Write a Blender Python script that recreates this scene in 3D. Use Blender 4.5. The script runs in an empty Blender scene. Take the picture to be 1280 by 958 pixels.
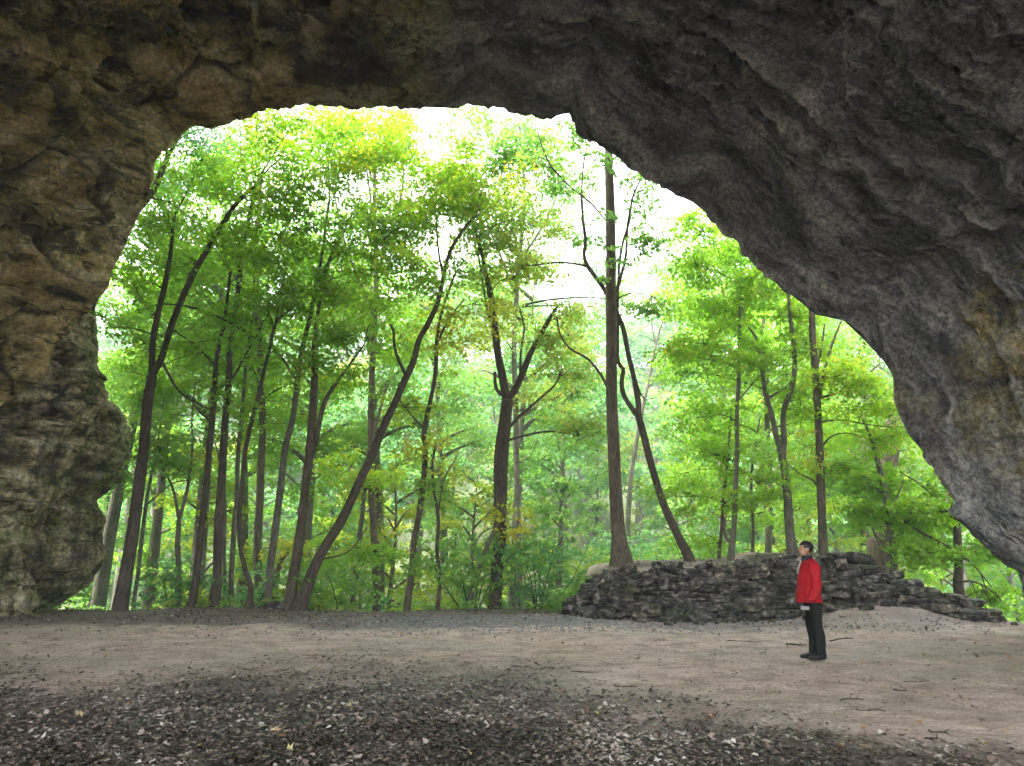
import bpy, bmesh, math, random
import numpy as np
from mathutils import Vector, Matrix

rng = np.random.default_rng(11)
random.seed(11)
sc = bpy.context.scene
COL = sc.collection

# ------------------------------------------------------------------ camera model
F, CX, CY = 924.0, 640.0, 479.0
PITCH = math.atan((697 - CY) / F)
CAMZ = 1.6
sp_, cp_ = math.sin(PITCH), math.cos(PITCH)

def P(px, py, Y):
    """point of the place seen at photo pixel (px,py), Y metres in front of the camera"""
    dx = px - CX; uy = CY - py
    dy = F * cp_ - uy * sp_
    dz = F * sp_ + uy * cp_
    t = Y / dy
    return np.array([dx * t, Y, CAMZ + dz * t])

# ------------------------------------------------------------------ noise
def _h(ix, iy, iz, s):
    n = (ix.astype(np.int64) * 374761393 + iy.astype(np.int64) * 668265263 + iz.astype(np.int64) * 2147483647 + s * 974634777) & 0xffffffff
    n = ((n ^ (n >> 13)) * 1274126177) & 0xffffffff
    n = n ^ (n >> 16)
    return (n & 0xffff) / 65535.0

def vn(p, s=0):
    p = np.asarray(p, float); i = np.floor(p).astype(np.int64); f = p - i
    f = f * f * f * (f * (f * 6 - 15) + 10)
    r = 0
    for a in (0, 1):
        wx = f[:, 0] if a else 1 - f[:, 0]
        for b in (0, 1):
            wy = f[:, 1] if b else 1 - f[:, 1]
            for c in (0, 1):
                wz = f[:, 2] if c else 1 - f[:, 2]
                r = r + wx * wy * wz * _h(i[:, 0] + a, i[:, 1] + b, i[:, 2] + c, s)
    return r * 2 - 1

_R = np.array([[0.36, 0.48, -0.8], [-0.8, 0.6, 0.0], [0.48, 0.64, 0.6]])
def fbm(p, o=4, s=0, g=0.5):
    r = 0; a = 1.0; p = np.asarray(p, float)
    for k in range(o):
        r = r + a * vn(p, s + k); a *= g; p = (p @ _R.T) * 2.03 + 7.1
    return r

def ridged(p, o=4, s=0, g=0.5):
    r = 0; a = 1.0; p = np.asarray(p, float)
    for k in range(o):
        r = r + a * (1 - np.abs(vn(p, s + k)) * 2); a *= g; p = (p @ _R.T) * 2.03 + 3.7
    return r

def worley(p, s=0):
    p = np.asarray(p, float); i = np.floor(p).astype(np.int64); f = p - i
    d1 = np.full(len(p), 9.0); d2 = np.full(len(p), 9.0); cid = np.zeros(len(p))
    for a in (-1, 0, 1):
        for b in (-1, 0, 1):
            for c in (-1, 0, 1):
                X, Y, Z = i[:, 0] + a, i[:, 1] + b, i[:, 2] + c
                dx = a + _h(X, Y, Z, s) - f[:, 0]; dy = b + _h(X, Y, Z, s + 1) - f[:, 1]; dz = c + _h(X, Y, Z, s + 2) - f[:, 2]
                d = np.sqrt(dx * dx + dy * dy + dz * dz)
                m = d < d1
                d2 = np.where(m, d1, np.minimum(d2, d)); cid = np.where(m, _h(X, Y, Z, s + 5), cid); d1 = np.where(m, d, d1)
    return d1, d2, cid

def sstep(a, b, x):
    t = np.clip((x - a) / (b - a), 0, 1)
    return t * t * (3 - 2 * t)

# ------------------------------------------------------------------ mesh + object helpers
def mesh_obj(name, V, Fa, mat, parent=None, smooth=True, fattr=None, vattr=None, flow=None):
    """V (n,3); Fa array (m,k) or list of such arrays"""
    me = bpy.data.meshes.new(name)
    V = np.asarray(V, dtype=np.float32)
    if not isinstance(Fa, list): Fa = [Fa]
    Fa = [np.asarray(f, dtype=np.int32) for f in Fa if len(f)]
    tot = np.concatenate([np.full(len(f), f.shape[1], dtype=np.int32) for f in Fa])
    idx = np.concatenate([f.ravel() for f in Fa])
    me.vertices.add(len(V)); me.vertices.foreach_set('co', V.ravel())
    me.loops.add(len(idx)); me.loops.foreach_set('vertex_index', idx)
    me.polygons.add(len(tot))
    st = np.zeros(len(tot), dtype=np.int32); st[1:] = np.cumsum(tot)[:-1]
    me.polygons.foreach_set('loop_start', st)
    try: me.polygons.foreach_set('loop_total', tot)
    except Exception: pass
    me.polygons.foreach_set('use_smooth', np.full(len(tot), smooth, dtype=bool))
    for nm, arr in (fattr or {}).items():
        a = me.attributes.new(nm, 'FLOAT', 'FACE'); a.data.foreach_set('value', np.asarray(arr, dtype=np.float32))
    for nm, arr in (vattr or {}).items():
        a = me.attributes.new(nm, 'FLOAT', 'POINT'); a.data.foreach_set('value', np.asarray(arr, dtype=np.float32))
    if flow is not None:
        a = me.attributes.new('flow', 'FLOAT_VECTOR', 'POINT'); a.data.foreach_set('vector', np.asarray(flow, dtype=np.float32).ravel())
    me.update(calc_edges=True)
    if mat: me.materials.append(mat)
    o = bpy.data.objects.new(name, me); COL.objects.link(o)
    if parent is not None:
        o.parent = parent
        o.location = -Vector(parent.location)   # meshes are written in world metres
    return o

def tag(o, label, cat, group=None):
    o['label'] = label; o['category'] = cat
    if group: o['group'] = group
    return o

def thing(name, loc, label, cat, group=None):
    o = bpy.data.objects.new(name, None); COL.objects.link(o); o.location = loc
    o.empty_display_size = 0.3
    return tag(o, label, cat, group)

def struct(o, kind='structure'):
    o['kind'] = kind; return o

class Tubes:
    def __init__(s): s.V = []; s.F = []; s.n = 0
    def add(s, pts, rad, sides=6, rough=0.0, caps=True, flat=None):
        pts = np.asarray(pts, float); rad = np.asarray(rad, float) * np.ones(len(pts))
        d = np.gradient(pts, axis=0); d /= np.linalg.norm(d, axis=1)[:, None] + 1e-9
        ref = np.array([0.0, 1.0, 0.0]) if abs(d[0][1]) < 0.8 else np.array([1.0, 0, 0])
        A = np.cross(d, ref); A /= np.linalg.norm(A, axis=1)[:, None] + 1e-9
        B = np.cross(d, A)
        th = np.linspace(0, 2 * np.pi, sides, endpoint=False)
        R = rad[:, None] * np.ones(sides)[None]
        if rough > 0: R = R * (1 + rough * (rng.random(R.shape) - .5))
        if flat is not None: R = R * flat(th[None, :], np.linspace(0, 1, len(pts))[:, None])
        V = pts[:, None] + A[:, None] * (np.cos(th)[None, :, None] * R[..., None]) + B[:, None] * (np.sin(th)[None, :, None] * R[..., None])
        m = len(pts)
        i = np.arange(m - 1)[:, None] * sides; j = np.arange(sides)[None]; j2 = (j + 1) % sides
        Fq = np.stack([i + j, i + j2, i + sides + j2, i + sides + j], -1).reshape(-1, 4) + s.n
        s.V.append(V.reshape(-1, 3)); s.F.append(Fq); s.n += m * sides
        if caps:
            s.V.append(pts[[0, -1]]); a = s.n; b = s.n + 1; base = a - m * sides; s.n += 2
            jj = np.arange(sides); jn = (jj + 1) % sides
            s.F.append(np.stack([base + jn, base + jj, np.full(sides, a), np.full(sides, a)], -1)[:, :3])
            e = base + (m - 1) * sides
            s.F.append(np.stack([e + jj, e + jn, np.full(sides, b)], -1))
    def build(s, name, mat, parent=None):
        q = [f for f in s.F if f.shape[1] == 4]; t = [f for f in s.F if f.shape[1] == 3]
        L = [np.concatenate(q)] if q else []
        if t: L.append(np.concatenate(t))
        return mesh_obj(name, np.concatenate(s.V), L, mat, parent)

def smooth_path(pts, n):
    pts = np.asarray(pts, float)
    if len(pts) < 3:
        t = np.linspace(0, 1, n)[:, None]; return pts[0] * (1 - t) + pts[-1] * t
    L = np.r_[0, np.cumsum(np.linalg.norm(np.diff(pts[:, :3], axis=0), axis=1))]
    q = np.vstack([2 * pts[0] - pts[1], pts, 2 * pts[-1] - pts[-2]])
    out = []
    for x in np.linspace(0, L[-1], n):
        k = min(max(np.searchsorted(L, x) - 1, 0), len(pts) - 2)
        t = (x - L[k]) / max(L[k + 1] - L[k], 1e-6)
        a, b, c, d = q[k], q[k + 1], q[k + 2], q[k + 3]
        out.append(0.5 * ((2 * b) + (c - a) * t + (2 * a - 5 * b + 4 * c - d) * t * t + (3 * b - a - 3 * c + d) * t ** 3))
    return np.array(out)

# ------------------------------------------------------------------ materials
def mat_new(name):
    m = bpy.data.materials.new(name); m.use_nodes = True
    nt = m.node_tree; nt.nodes.clear()
    out = nt.nodes.new('ShaderNodeOutputMaterial')
    return m, nt, out

def N(nt, t, **kw):
    n = nt.nodes.new(t)
    for k, v in kw.items():
        if k in n.inputs: n.inputs[k].default_value = v
        else: setattr(n, k, v)
    return n

def ramp(nt, fac, stops, interp='LINEAR'):
    r = nt.nodes.new('ShaderNodeValToRGB'); r.color_ramp.interpolation = interp
    e = r.color_ramp.elements
    while len(e) > 1: e.remove(e[-1])
    e[0].position = stops[0][0]; e[0].color = (*stops[0][1], 1)
    for p, c in stops[1:]:
        x = e.new(p); x.color = (*c, 1)
    nt.links.new(fac, r.inputs[0]); return r.outputs[0]

def mixc(nt, fac, a, b, mode='MIX'):
    m = nt.nodes.new('ShaderNodeMix'); m.data_type = 'RGBA'; m.blend_type = mode
    for s, v in ((m.inputs[0], fac), (m.inputs[6], a), (m.inputs[7], b)):
        if isinstance(v, (int, float)): s.default_value = v
        elif isinstance(v, tuple): s.default_value = (*v, 1)
        else: nt.links.new(v, s)
    return m.outputs[2]

def math_(nt, op, a, b=None, clamp=False):
    m = nt.nodes.new('ShaderNodeMath'); m.operation = op; m.use_clamp = clamp
    for s, v in ((m.inputs[0], a), (m.inputs[1], b)):
        if v is None: continue
        if isinstance(v, (int, float)): s.default_value = v
        else: nt.links.new(v, s)
    return m.outputs[0]

def noise(nt, vec, scale, detail=6, rough=.6, dist=0.0):
    n = N(nt, 'ShaderNodeTexNoise', Scale=scale, Detail=detail, Roughness=rough, Distortion=dist)
    nt.links.new(vec, n.inputs['Vector']); return n.outputs['Fac']

def pos(nt, scale=(1, 1, 1), rot=(0, 0, 0)):
    g = nt.nodes.new('ShaderNodeNewGeometry')
    m = nt.nodes.new('ShaderNodeMapping'); m.inputs['Scale'].default_value = scale; m.inputs['Rotation'].default_value = rot
    nt.links.new(g.outputs['Position'], m.inputs['Vector']); return m.outputs[0]

def bump(nt, h, strength=.5, dist=.05, normal=None):
    b = N(nt, 'ShaderNodeBump', Strength=strength, Distance=dist)
    nt.links.new(h, b.inputs['Height'])
    if normal is not None: nt.links.new(normal, b.inputs['Normal'])
    return b.outputs[0]

def principled(nt, out, col, rough=.8, spec=.3, nrm=None):
    b = nt.nodes.new('ShaderNodeBsdfPrincipled')
    if isinstance(col, tuple): b.inputs['Base Color'].default_value = (*col, 1)
    else: nt.links.new(col, b.inputs['Base Color'])
    if isinstance(rough, (int, float)): b.inputs['Roughness'].default_value = rough
    else: nt.links.new(rough, b.inputs['Roughness'])
    b.inputs['Specular IOR Level'].default_value = spec
    if nrm is not None: nt.links.new(nrm, b.inputs['Normal'])
    nt.links.new(b.outputs[0], out.inputs[0]); return b

def rock_mat():
    m, nt, out = mat_new('cave sandstone')
    p = pos(nt)
    wn = N(nt, 'ShaderNodeTexNoise', Scale=.45, Detail=1.5, Roughness=.5); nt.links.new(p, wn.inputs['Vector'])
    ad = nt.nodes.new('ShaderNodeVectorMath'); ad.operation = 'MULTIPLY_ADD'; nt.links.new(wn.outputs['Color'], ad.inputs[0]); ad.inputs[1].default_value = (1.0, 1.0, 1.0); nt.links.new(p, ad.inputs[2])
    fa = N(nt, 'ShaderNodeAttribute', attribute_name='flow')
    fw = nt.nodes.new('ShaderNodeVectorMath'); fw.operation = 'MULTIPLY_ADD'; nt.links.new(wn.outputs['Color'], fw.inputs[0]); fw.inputs[1].default_value = (.5, .4, .5); nt.links.new(fa.outputs['Vector'], fw.inputs[2])
    def fm(sc3):
        q = nt.nodes.new('ShaderNodeMapping'); q.inputs['Scale'].default_value = sc3; nt.links.new(fw.outputs[0], q.inputs['Vector']); return q.outputs[0]
    def mp(sc3, rot=(0, 0, 0)):
        q = nt.nodes.new('ShaderNodeMapping'); q.inputs['Scale'].default_value = sc3; q.inputs['Rotation'].default_value = rot; nt.links.new(ad.outputs[0], q.inputs['Vector']); return q.outputs[0]
    arch = fm((.30, 1.3, 1)); bed = mp((.45, .7, 1.6), (.25, .2, 0))
    big = noise(nt, p, .22, 5, .6); mid = noise(nt, arch, 1.1, 10, .72); midL = noise(nt, bed, .8, 10, .7); fine = noise(nt, p, 8, 8, .78)
    sx = nt.nodes.new('ShaderNodeSeparateXYZ'); nt.links.new(p, sx.inputs[0])
    X = sx.outputs[0]
    def mad(v, a, b, clamp=False):
        o = math_(nt, 'MULTIPLY_ADD', v, a, clamp); nt.nodes[-1].inputs[2].default_value = b; return o
    rt = mad(X, .14, .38, True)                        # the right-hand half: lacy weathered limestone-grey rock
    oc = math_(nt, 'ADD', mad(X, -.16, -.35), mad(big, 2.4, -.9), True)      # iron-stained left
    st = math_(nt, 'MULTIPLY', mad(X, .3, -2.4, True), ramp(nt, big, [(.47, (0, 0, 0)), (.56, (1, 1, 1))]))
    oc = math_(nt, 'ADD', oc, math_(nt, 'MULTIPLY', st, .9), True)
    g1 = ramp(nt, mid, [(.38, (.055, .060, .069)), (.47, (.165, .172, .182)), (.54, (.33, .335, .325)), (.62, (.60, .585, .53))])
    o1 = ramp(nt, midL, [(.38, (.08, .060, .022)), (.46, (.38, .285, .105)), (.54, (.62, .50, .21)), (.62, (.80, .71, .42))])
    c = mixc(nt, oc, g1, o1)
    fl = mixc(nt, 1.0, c, ramp(nt, fine, [(.39, (.25, .25, .25)), (.5, (.95, .95, .95)), (.60, (1.9, 1.9, 1.9))]), 'MULTIPLY')
    c = mixc(nt, mad(rt, .3, .5), c, fl)
    pv = N(nt, 'ShaderNodeTexVoronoi', Scale=2.6, feature='F1'); nt.links.new(fm((.55, 1.1, 1)), pv.inputs['Vector'])
    pz = math_(nt, 'MULTIPLY', ramp(nt, pv.outputs[0], [(.12, (1, 1, 1)), (.30, (0, 0, 0))]), ramp(nt, noise(nt, p, 1.1, 4, .6), [(.45, (0, 0, 0)), (.56, (1, 1, 1))]))
    c = mixc(nt, math_(nt, 'MULTIPLY', pz, math_(nt, 'MULTIPLY', rt, .85)), c, (.03, .03, .032))  # pits darkened in the colour, standing in for shade in the hollows
    def lines(vec, scale, w, det=4):
        n_ = noise(nt, vec, scale, det, .55)
        d = math_(nt, 'ABSOLUTE', math_(nt, 'SUBTRACT', n_, .5))
        return ramp(nt, d, [(0, (1, 1, 1)), (w * .4, (.7, .7, .7)), (w, (0, 0, 0))])
    patch = ramp(nt, noise(nt, p, .45, 4, .6), [(.40, (.15, .15, .15)), (.56, (1, 1, 1))])
    at = N(nt, 'ShaderNodeAttribute', attribute_name='cav')
    ve = math_(nt, 'MAXIMUM', math_(nt, 'MULTIPLY', lines(arch, .8, .013, 3), 1.0), math_(nt, 'MULTIPLY', lines(arch, 2.1, .014, 3), .7))
    ve = math_(nt, 'MAXIMUM', ve, math_(nt, 'MULTIPLY', lines(fm((.5, 1.2, 1)), 1.6, .011, 2), .7))
    ve = math_(nt, 'MULTIPLY', math_(nt, 'MULTIPLY', ve, patch), rt)
    brk = ramp(nt, noise(nt, arch, 2.4, 8, .7), [(.44, (.05, .05, .05)), (.56, (1, 1, 1))])
    ve = math_(nt, 'MAXIMUM', ve, math_(nt, 'MULTIPLY', at.outputs['Fac'], brk))
    pale = mixc(nt, 1.0, (.66, .64, .58), ramp(nt, fine, [(.38, (.35, .35, .35)), (.5, (.95, .95, .95)), (.62, (1.3, 1.3, 1.3))]), 'MULTIPLY')
    c = mixc(nt, math_(nt, 'MULTIPLY', ve, .85), c, pale)
    # black joints and blotches along the bedding, crack shade put into the colour
    lm = mad(X, -.09, .55, True)
    cr = math_(nt, 'MAXIMUM', math_(nt, 'MULTIPLY', lines(bed, .55, .016, 5), 1.0), math_(nt, 'MULTIPLY', lines(bed, 1.5, .014, 5), .7))
    cr = math_(nt, 'MULTIPLY', cr, math_(nt, 'MULTIPLY', lm, ramp(nt, noise(nt, p, .6, 3, .6), [(.42, (.1, .1, .1)), (.55, (1, 1, 1))])))
    bl = ramp(nt, noise(nt, bed, .6, 9, .68), [(.55, (0, 0, 0)), (.585, (1, 1, 1))])
    cr = math_(nt, 'MAXIMUM', cr, math_(nt, 'MULTIPLY', bl, math_(nt, 'MULTIPLY', lm, .85)))
    at2 = N(nt, 'ShaderNodeAttribute', attribute_name='seam')
    cr = math_(nt, 'MAXIMUM', cr, at2.outputs['Fac'])
    c = mixc(nt, math_(nt, 'MULTIPLY', cr, .9), c, (.022, .019, .016))
    h = math_(nt, 'ADD', math_(nt, 'MULTIPLY', mid, 1.4), math_(nt, 'MULTIPLY', fine, .5))
    h = math_(nt, 'ADD', h, math_(nt, 'MULTIPLY', ve, .35)); h = math_(nt, 'SUBTRACT', h, math_(nt, 'MULTIPLY', pz, .5)); h = math_(nt, 'SUBTRACT', h, math_(nt, 'MULTIPLY', cr, .5))
    principled(nt, out, c, .85, .25, bump(nt, h, 1.0, .3))
    return m

def cliff_mat():
    m, nt, out = mat_new('mossy sandstone')
    p = pos(nt); ps = pos(nt, (.9, .9, 2.4))
    big = noise(nt, p, .35, 4); st = noise(nt, ps, 1.0, 9, .7, .2); bnd = pos(nt, (.35, .35, 2.6), (.03, .05, 0)); fine = noise(nt, p, 7, 7, .7)
    rock = ramp(nt, st, [(.38, (.045, .038, .026)), (.46, (.25, .20, .12)), (.54, (.47, .38, .23)), (.62, (.66, .58, .42))])
    rock = mixc(nt, .8, rock, mixc(nt, 1.0, rock, ramp(nt, fine, [(.38, (.3, .3, .3)), (.5, (.95, .95, .95)), (.62, (1.7, 1.7, 1.7))]), 'MULTIPLY'))
    mo = ramp(nt, noise(nt, p, .5, 8, .62), [(.49, (0, 0, 0)), (.60, (.8, .8, .8))])
    moss = ramp(nt, fine, [(.38, (.04, .06, .014)), (.62, (.20, .28, .06))])
    sx = nt.nodes.new('ShaderNodeSeparateXYZ'); nt.links.new(p, sx.inputs[0])
    c = mixc(nt, math_(nt, 'MULTIPLY', mo, .75), rock, moss)
    vs = noise(nt, pos(nt, (2.2, 2.2, .25)), 1.3, 5, .6)
    dk = math_(nt, 'ABSOLUTE', math_(nt, 'SUBTRACT', noise(nt, bnd, .7, 4, .5), .5)); c = mixc(nt, ramp(nt, dk, [(0, (.9, .9, .9)), (.016, (0, 0, 0))]), c, (.015, .014, .012))
    c = mixc(nt, math_(nt, 'MULTIPLY', ramp(nt, vs, [(.50, (0, 0, 0)), (.64, (1, 1, 1))]), .7), c, (.03, .03, .026))
    h = math_(nt, 'ADD', math_(nt, 'MULTIPLY', st, 1.6), math_(nt, 'MULTIPLY', fine, .6))
    principled(nt, out, c, .85, .2, bump(nt, h, 1.0, .14)); return m

def wallstone_mat():
    m, nt, out = mat_new('dark wall stone')
    p = pos(nt); a = N(nt, 'ShaderNodeAttribute', attribute_name='tint')
    mid = noise(nt, p, 5, 8, .7); fine = noise(nt, p, 30, 5, .7)
    c = ramp(nt, mid, [(.38, (.012, .012, .011)), (.47, (.045, .041, .036)), (.55, (.12, .11, .095)), (.65, (.36, .33, .28))])
    t = ramp(nt, a.outputs['Fac'], [(0, (.6, .6, .62)), (.5, (1, 1, 1)), (.85, (1.3, 1.2, 1.0)), (1, (2.0, 1.55, .9))])
    c = mixc(nt, 1.0, c, t, 'MULTIPLY')
    g = nt.nodes.new('ShaderNodeNewGeometry'); s = nt.nodes.new('ShaderNodeSeparateXYZ'); nt.links.new(g.outputs['Normal'], s.inputs[0])
    mo = math_(nt, 'MULTIPLY', ramp(nt, noise(nt, p, 1.6, 6, .7), [(.5, (0, 0, 0)), (.6, (1, 1, 1))]), math_(nt, 'ADD', s.outputs[2], .35, True))
    c = mixc(nt, math_(nt, 'MULTIPLY', mo, .6), c, (.055, .07, .02))
    principled(nt, out, c, .8, .3, bump(nt, math_(nt, 'ADD', mid, math_(nt, 'MULTIPLY', fine, .4)), .9, .05)); return m

def ground_mat():
    m, nt, out = mat_new('trodden earth')
    p = pos(nt)
    big = noise(nt, pos(nt, (.6, 1.6, 1)), .35, 4, .6, .5); mid = noise(nt, p, 1.8, 7, .65); fine = noise(nt, p, 22, 6, .75); spk = noise(nt, p, 70, 3, .8)
    at = lambda n: N(nt, 'ShaderNodeAttribute', attribute_name=n).outputs['Fac']
    sand = ramp(nt, mid, [(.36, (.33, .245, .20)), (.5, (.50, .385, .32)), (.64, (.62, .49, .415))])
    wet = ramp(nt, big, [(.35, (1, 1, 1)), (.52, (0, 0, 0))])
    sand = mixc(nt, math_(nt, 'MULTIPLY', wet, .35), sand, (.26, .215, .20))
    soil = ramp(nt, fine, [(.3, (.025, .02, .017)), (.55, (.07, .055, .047)), (.75, (.14, .115, .1))])
    grav = ramp(nt, spk, [(.3, (.1, .1, .1)), (.5, (.24, .24, .245)), (.7, (.42, .42, .43))])
    c = mixc(nt, at('soil'), sand, soil)
    c = mixc(nt, at('gravel'), c, grav)
    wood = ramp(nt, noise(nt, p, .8, 6, .7), [(.35, (.035, .045, .015)), (.5, (.07, .1, .03)), (.7, (.13, .12, .05))])
    c = mixc(nt, at('wood'), c, wood)
    c = mixc(nt, .8, c, mixc(nt, 1.0, c, ramp(nt, fine, [(.36, (.5, .5, .5)), (.5, (1, 1, 1)), (.64, (1.4, 1.4, 1.4))]), 'MULTIPLY'))
    c = mixc(nt, ramp(nt, noise(nt, p, 9, 4, .7), [(.60, (0, 0, 0)), (.66, (.6, .6, .6))]), c, (.08, .06, .05))
    r = nt.nodes.new('ShaderNodeMapRange'); nt.links.new(big, r.inputs[0]); r.inputs[1].default_value = .35; r.inputs[2].default_value = .6; r.inputs[3].default_value = .5; r.inputs[4].default_value = .9
    h = math_(nt, 'ADD', math_(nt, 'MULTIPLY', mid, 1.0), math_(nt, 'MULTIPLY', fine, .4))
    principled(nt, out, c, r.outputs[0], .35, bump(nt, h, .9, .07)); return m

def bark_mat(name, cols, moss=0.0):
    m, nt, out = mat_new(name)
    p = pos(nt, (1, 1, .16)); p1 = pos(nt)
    f = noise(nt, p, 22, 6, .7, .3); g = noise(nt, p1, 1.2, 4, .6)
    c = ramp(nt, f, [(.3, cols[0]), (.5, cols[1]), (.7, cols[2])])
    c = mixc(nt, .5, c, mixc(nt, 1.0, c, ramp(nt, g, [(.35, (.55, .55, .55)), (.65, (1.35, 1.35, 1.3))]), 'MULTIPLY'))
    if moss: c = mixc(nt, math_(nt, 'MULTIPLY', ramp(nt, noise(nt, p1, 2.2, 5, .7), [(.5, (0, 0, 0)), (.62, (1, 1, 1))]), moss), c, (.06, .075, .03))
    principled(nt, out, c, .9, .15, bump(nt, f, .9, .03)); return m

def leaf_mat(name, stops, trans=.55, boost=1.0):
    m, nt, out = mat_new(name)
    a = N(nt, 'ShaderNodeAttribute', attribute_name='tint')
    c = ramp(nt, a.outputs['Fac'], stops)
    d = nt.nodes.new('ShaderNodeBsdfDiffuse'); nt.links.new(c, d.inputs[0])
    t = nt.nodes.new('ShaderNodeBsdfTranslucent')
    tc = mixc(nt, 1.0, c, (1.35 * boost, 1.4 * boost, .9 * boost), 'MULTIPLY'); nt.links.new(tc, t.inputs[0])
    mx = nt.nodes.new('ShaderNodeMixShader'); mx.inputs[0].default_value = trans
    nt.links.new(d.outputs[0], mx.inputs[1]); nt.links.new(t.outputs[0], mx.inputs[2])
    gl = N(nt, 'ShaderNodeBsdfGlossy', Roughness=.45); gl.inputs[0].default_value = (1, 1, 1, 1)
    m2 = nt.nodes.new('ShaderNodeMixShader'); m2.inputs[0].default_value = .03
    nt.links.new(mx.outputs[0], m2.inputs[1]); nt.links.new(gl.outputs[0], m2.inputs[2])
    nt.links.new(m2.outputs[0], out.inputs[0]); return m

def plain(name, col, rough=.8, spec=.3, var=.15, scale=30, bmp=0.0):
    m, nt, out = mat_new(name)
    f = noise(nt, pos(nt), scale, 4)
    lo = tuple(x * (1 - var) for x in col); hi = tuple(x * (1 + var) for x in col)
    c = ramp(nt, f, [(.3, lo), (.7, hi)])
    principled(nt, out, c, rough, spec, bump(nt, f, .5, bmp) if bmp else None); return m

GREEN = [(0, (.10, .23, .02)), (.35, (.18, .36, .024)), (.62, (.27, .45, .03)), (.82, (.36, .43, .03)), (1, (.58, .42, .035))]
YELLO = [(0, (.12, .26, .03)), (.3, (.24, .38, .035)), (.6, (.42, .45, .045)), (1, (.66, .48, .05))]
PALE = [(0, (.11, .27, .07)), (.5, (.20, .37, .08)), (.85, (.34, .42, .08)), (1, (.55, .44, .07))]
COOL = [(0, (.08, .21, .09)), (.6, (.15, .33, .12)), (.9, (.24, .38, .10)), (1, (.44, .38, .1))]
MINT = [(0, (.11, .28, .13)), (.6, (.2, .4, .17)), (.92, (.3, .42, .14)), (1, (.46, .4, .14))]
M = dict(
    rock=rock_mat(), cliff=cliff_mat(), wall=wallstone_mat(), ground=ground_mat(),
    bark=bark_mat('brown bark', ((.04, .032, .023), (.115, .094, .068), (.23, .19, .145))),
    barkd=bark_mat('dark bark', ((.032, .026, .021), (.09, .074, .058), (.185, .155, .12))),
    barkg=bark_mat('grey mossy bark', ((.06, .058, .044), (.15, .14, .11), (.28, .265, .21)), .6),
    twig=plain('twig bark', (.035, .027, .02), .9, .1),
    green=leaf_mat('green leaves', GREEN), yellow=leaf_mat('yellow autumn leaves', YELLO), pale=leaf_mat('pale green leaves', PALE),
    cool=leaf_mat('cool green leaves', COOL), mint=leaf_mat('hillside leaves', MINT),
)

# ------------------------------------------------------------------ ground
WL = np.array([(2.0, 23.4), (2.1, 22.2), (2.35, 21.1), (2.9, 20.15), (4.0, 19.95), (6, 20.15), (7.8, 20.25), (9.5, 20.25), (10.6, 20.0), (11.35, 19.4), (11.85, 18.6)])
def wall_y(x): return np.interp(x, WL[2:, 0], WL[2:, 1])
def wall_top(x): return np.interp(x, [1.5, 2.1, 2.6, 4, 7.2, 7.7, 9.1, 9.6, 10.0, 10.5, 11.0, 11.4, 11.9], [.55, 1.0, 1.22, 1.36, 1.43, 1.62, 1.62, 1.48, 1.3, 1.05, .72, .42, .10])

def gz(x, y):
    x = np.asarray(x, float); y = np.asarray(y, float)
    p = np.stack([x, y, 0 * x], -1).reshape(-1, 3)
    n1 = fbm(p * .5, 3, 5).reshape(x.shape); n2 = fbm(p * 2.3, 3, 9).reshape(x.shape); n3 = fbm(p * .06, 3, 21).reshape(x.shape)
    z = .05 * n1 + .022 * n2 + .008 * fbm(p * 7, 2, 13).reshape(x.shape)
    z = z + .42 * np.exp(-((x - 9.5) / 1.7) ** 2 - ((y - 19.7) / 1.7) ** 2)
    ye = 24.3 + .35 * n1 + 2.2 * sstep(2, 4, x) * (1 - sstep(12, 14, x))
    ye = np.minimum(ye, np.interp(x, [10.6, 11.3, 11.8, 12.4, 13.5], [99, 20.6, 18.9, 17.9, 17.0]))
    d = np.maximum(y - ye, 0)
    drop = -6.5 * (1 - np.exp(-d * .11))
    hill = 36 * sstep(44, 112, y + .12 * np.abs(x) + 6 * n3) + .04 * np.maximum(y - 112, 0)
    z = z + drop + hill + sstep(3, 12, d) * n3 * 1.6
    # raised earth platform behind the wall
    yw = wall_y(x)
    top = wall_top(x) - .05 + .045 * np.clip(y - 21, 0, 4)
    mx = sstep(1.5, 2.9, x) * (1 - sstep(10.6, 11.8, x))
    my = sstep(.25, .8, y - yw)
    mb = 1 - sstep(26.2, 29, y)
    plat = top * np.clip(mx, 0, 1) * my * mb + .03 * n2
    z = np.where(mx * my > 0, np.maximum(z, plat), z)
    return z

def gz1(x, y): return float(gz(np.array([x]), np.array([y]))[0])

def soil_mask(x, y):
    p = np.stack([x, y, 0 * x], -1)
    n = fbm(p * .35, 4, 31)
    # dark leaf-covered soil in the foreground, thinning to the right
    a = sstep(14.2, 7.6, y + n * 2.6 + np.maximum(x - .3, 0) * 1.5)
    b = sstep(16.8, 19.0, y + n * 1.3) * (1 - sstep(1, 3, x)) * .75
    c = sstep(17.0, 18.6, y + n * .8) * sstep(2, 4, x) * .45
    c = c + .5 * (1 - sstep(11, 12, x)) * sstep(2, 3, x) * sstep(20.6, 21.4, y) * (.6 + n)
    return np.clip(a + b + c, 0, 1), n

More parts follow.
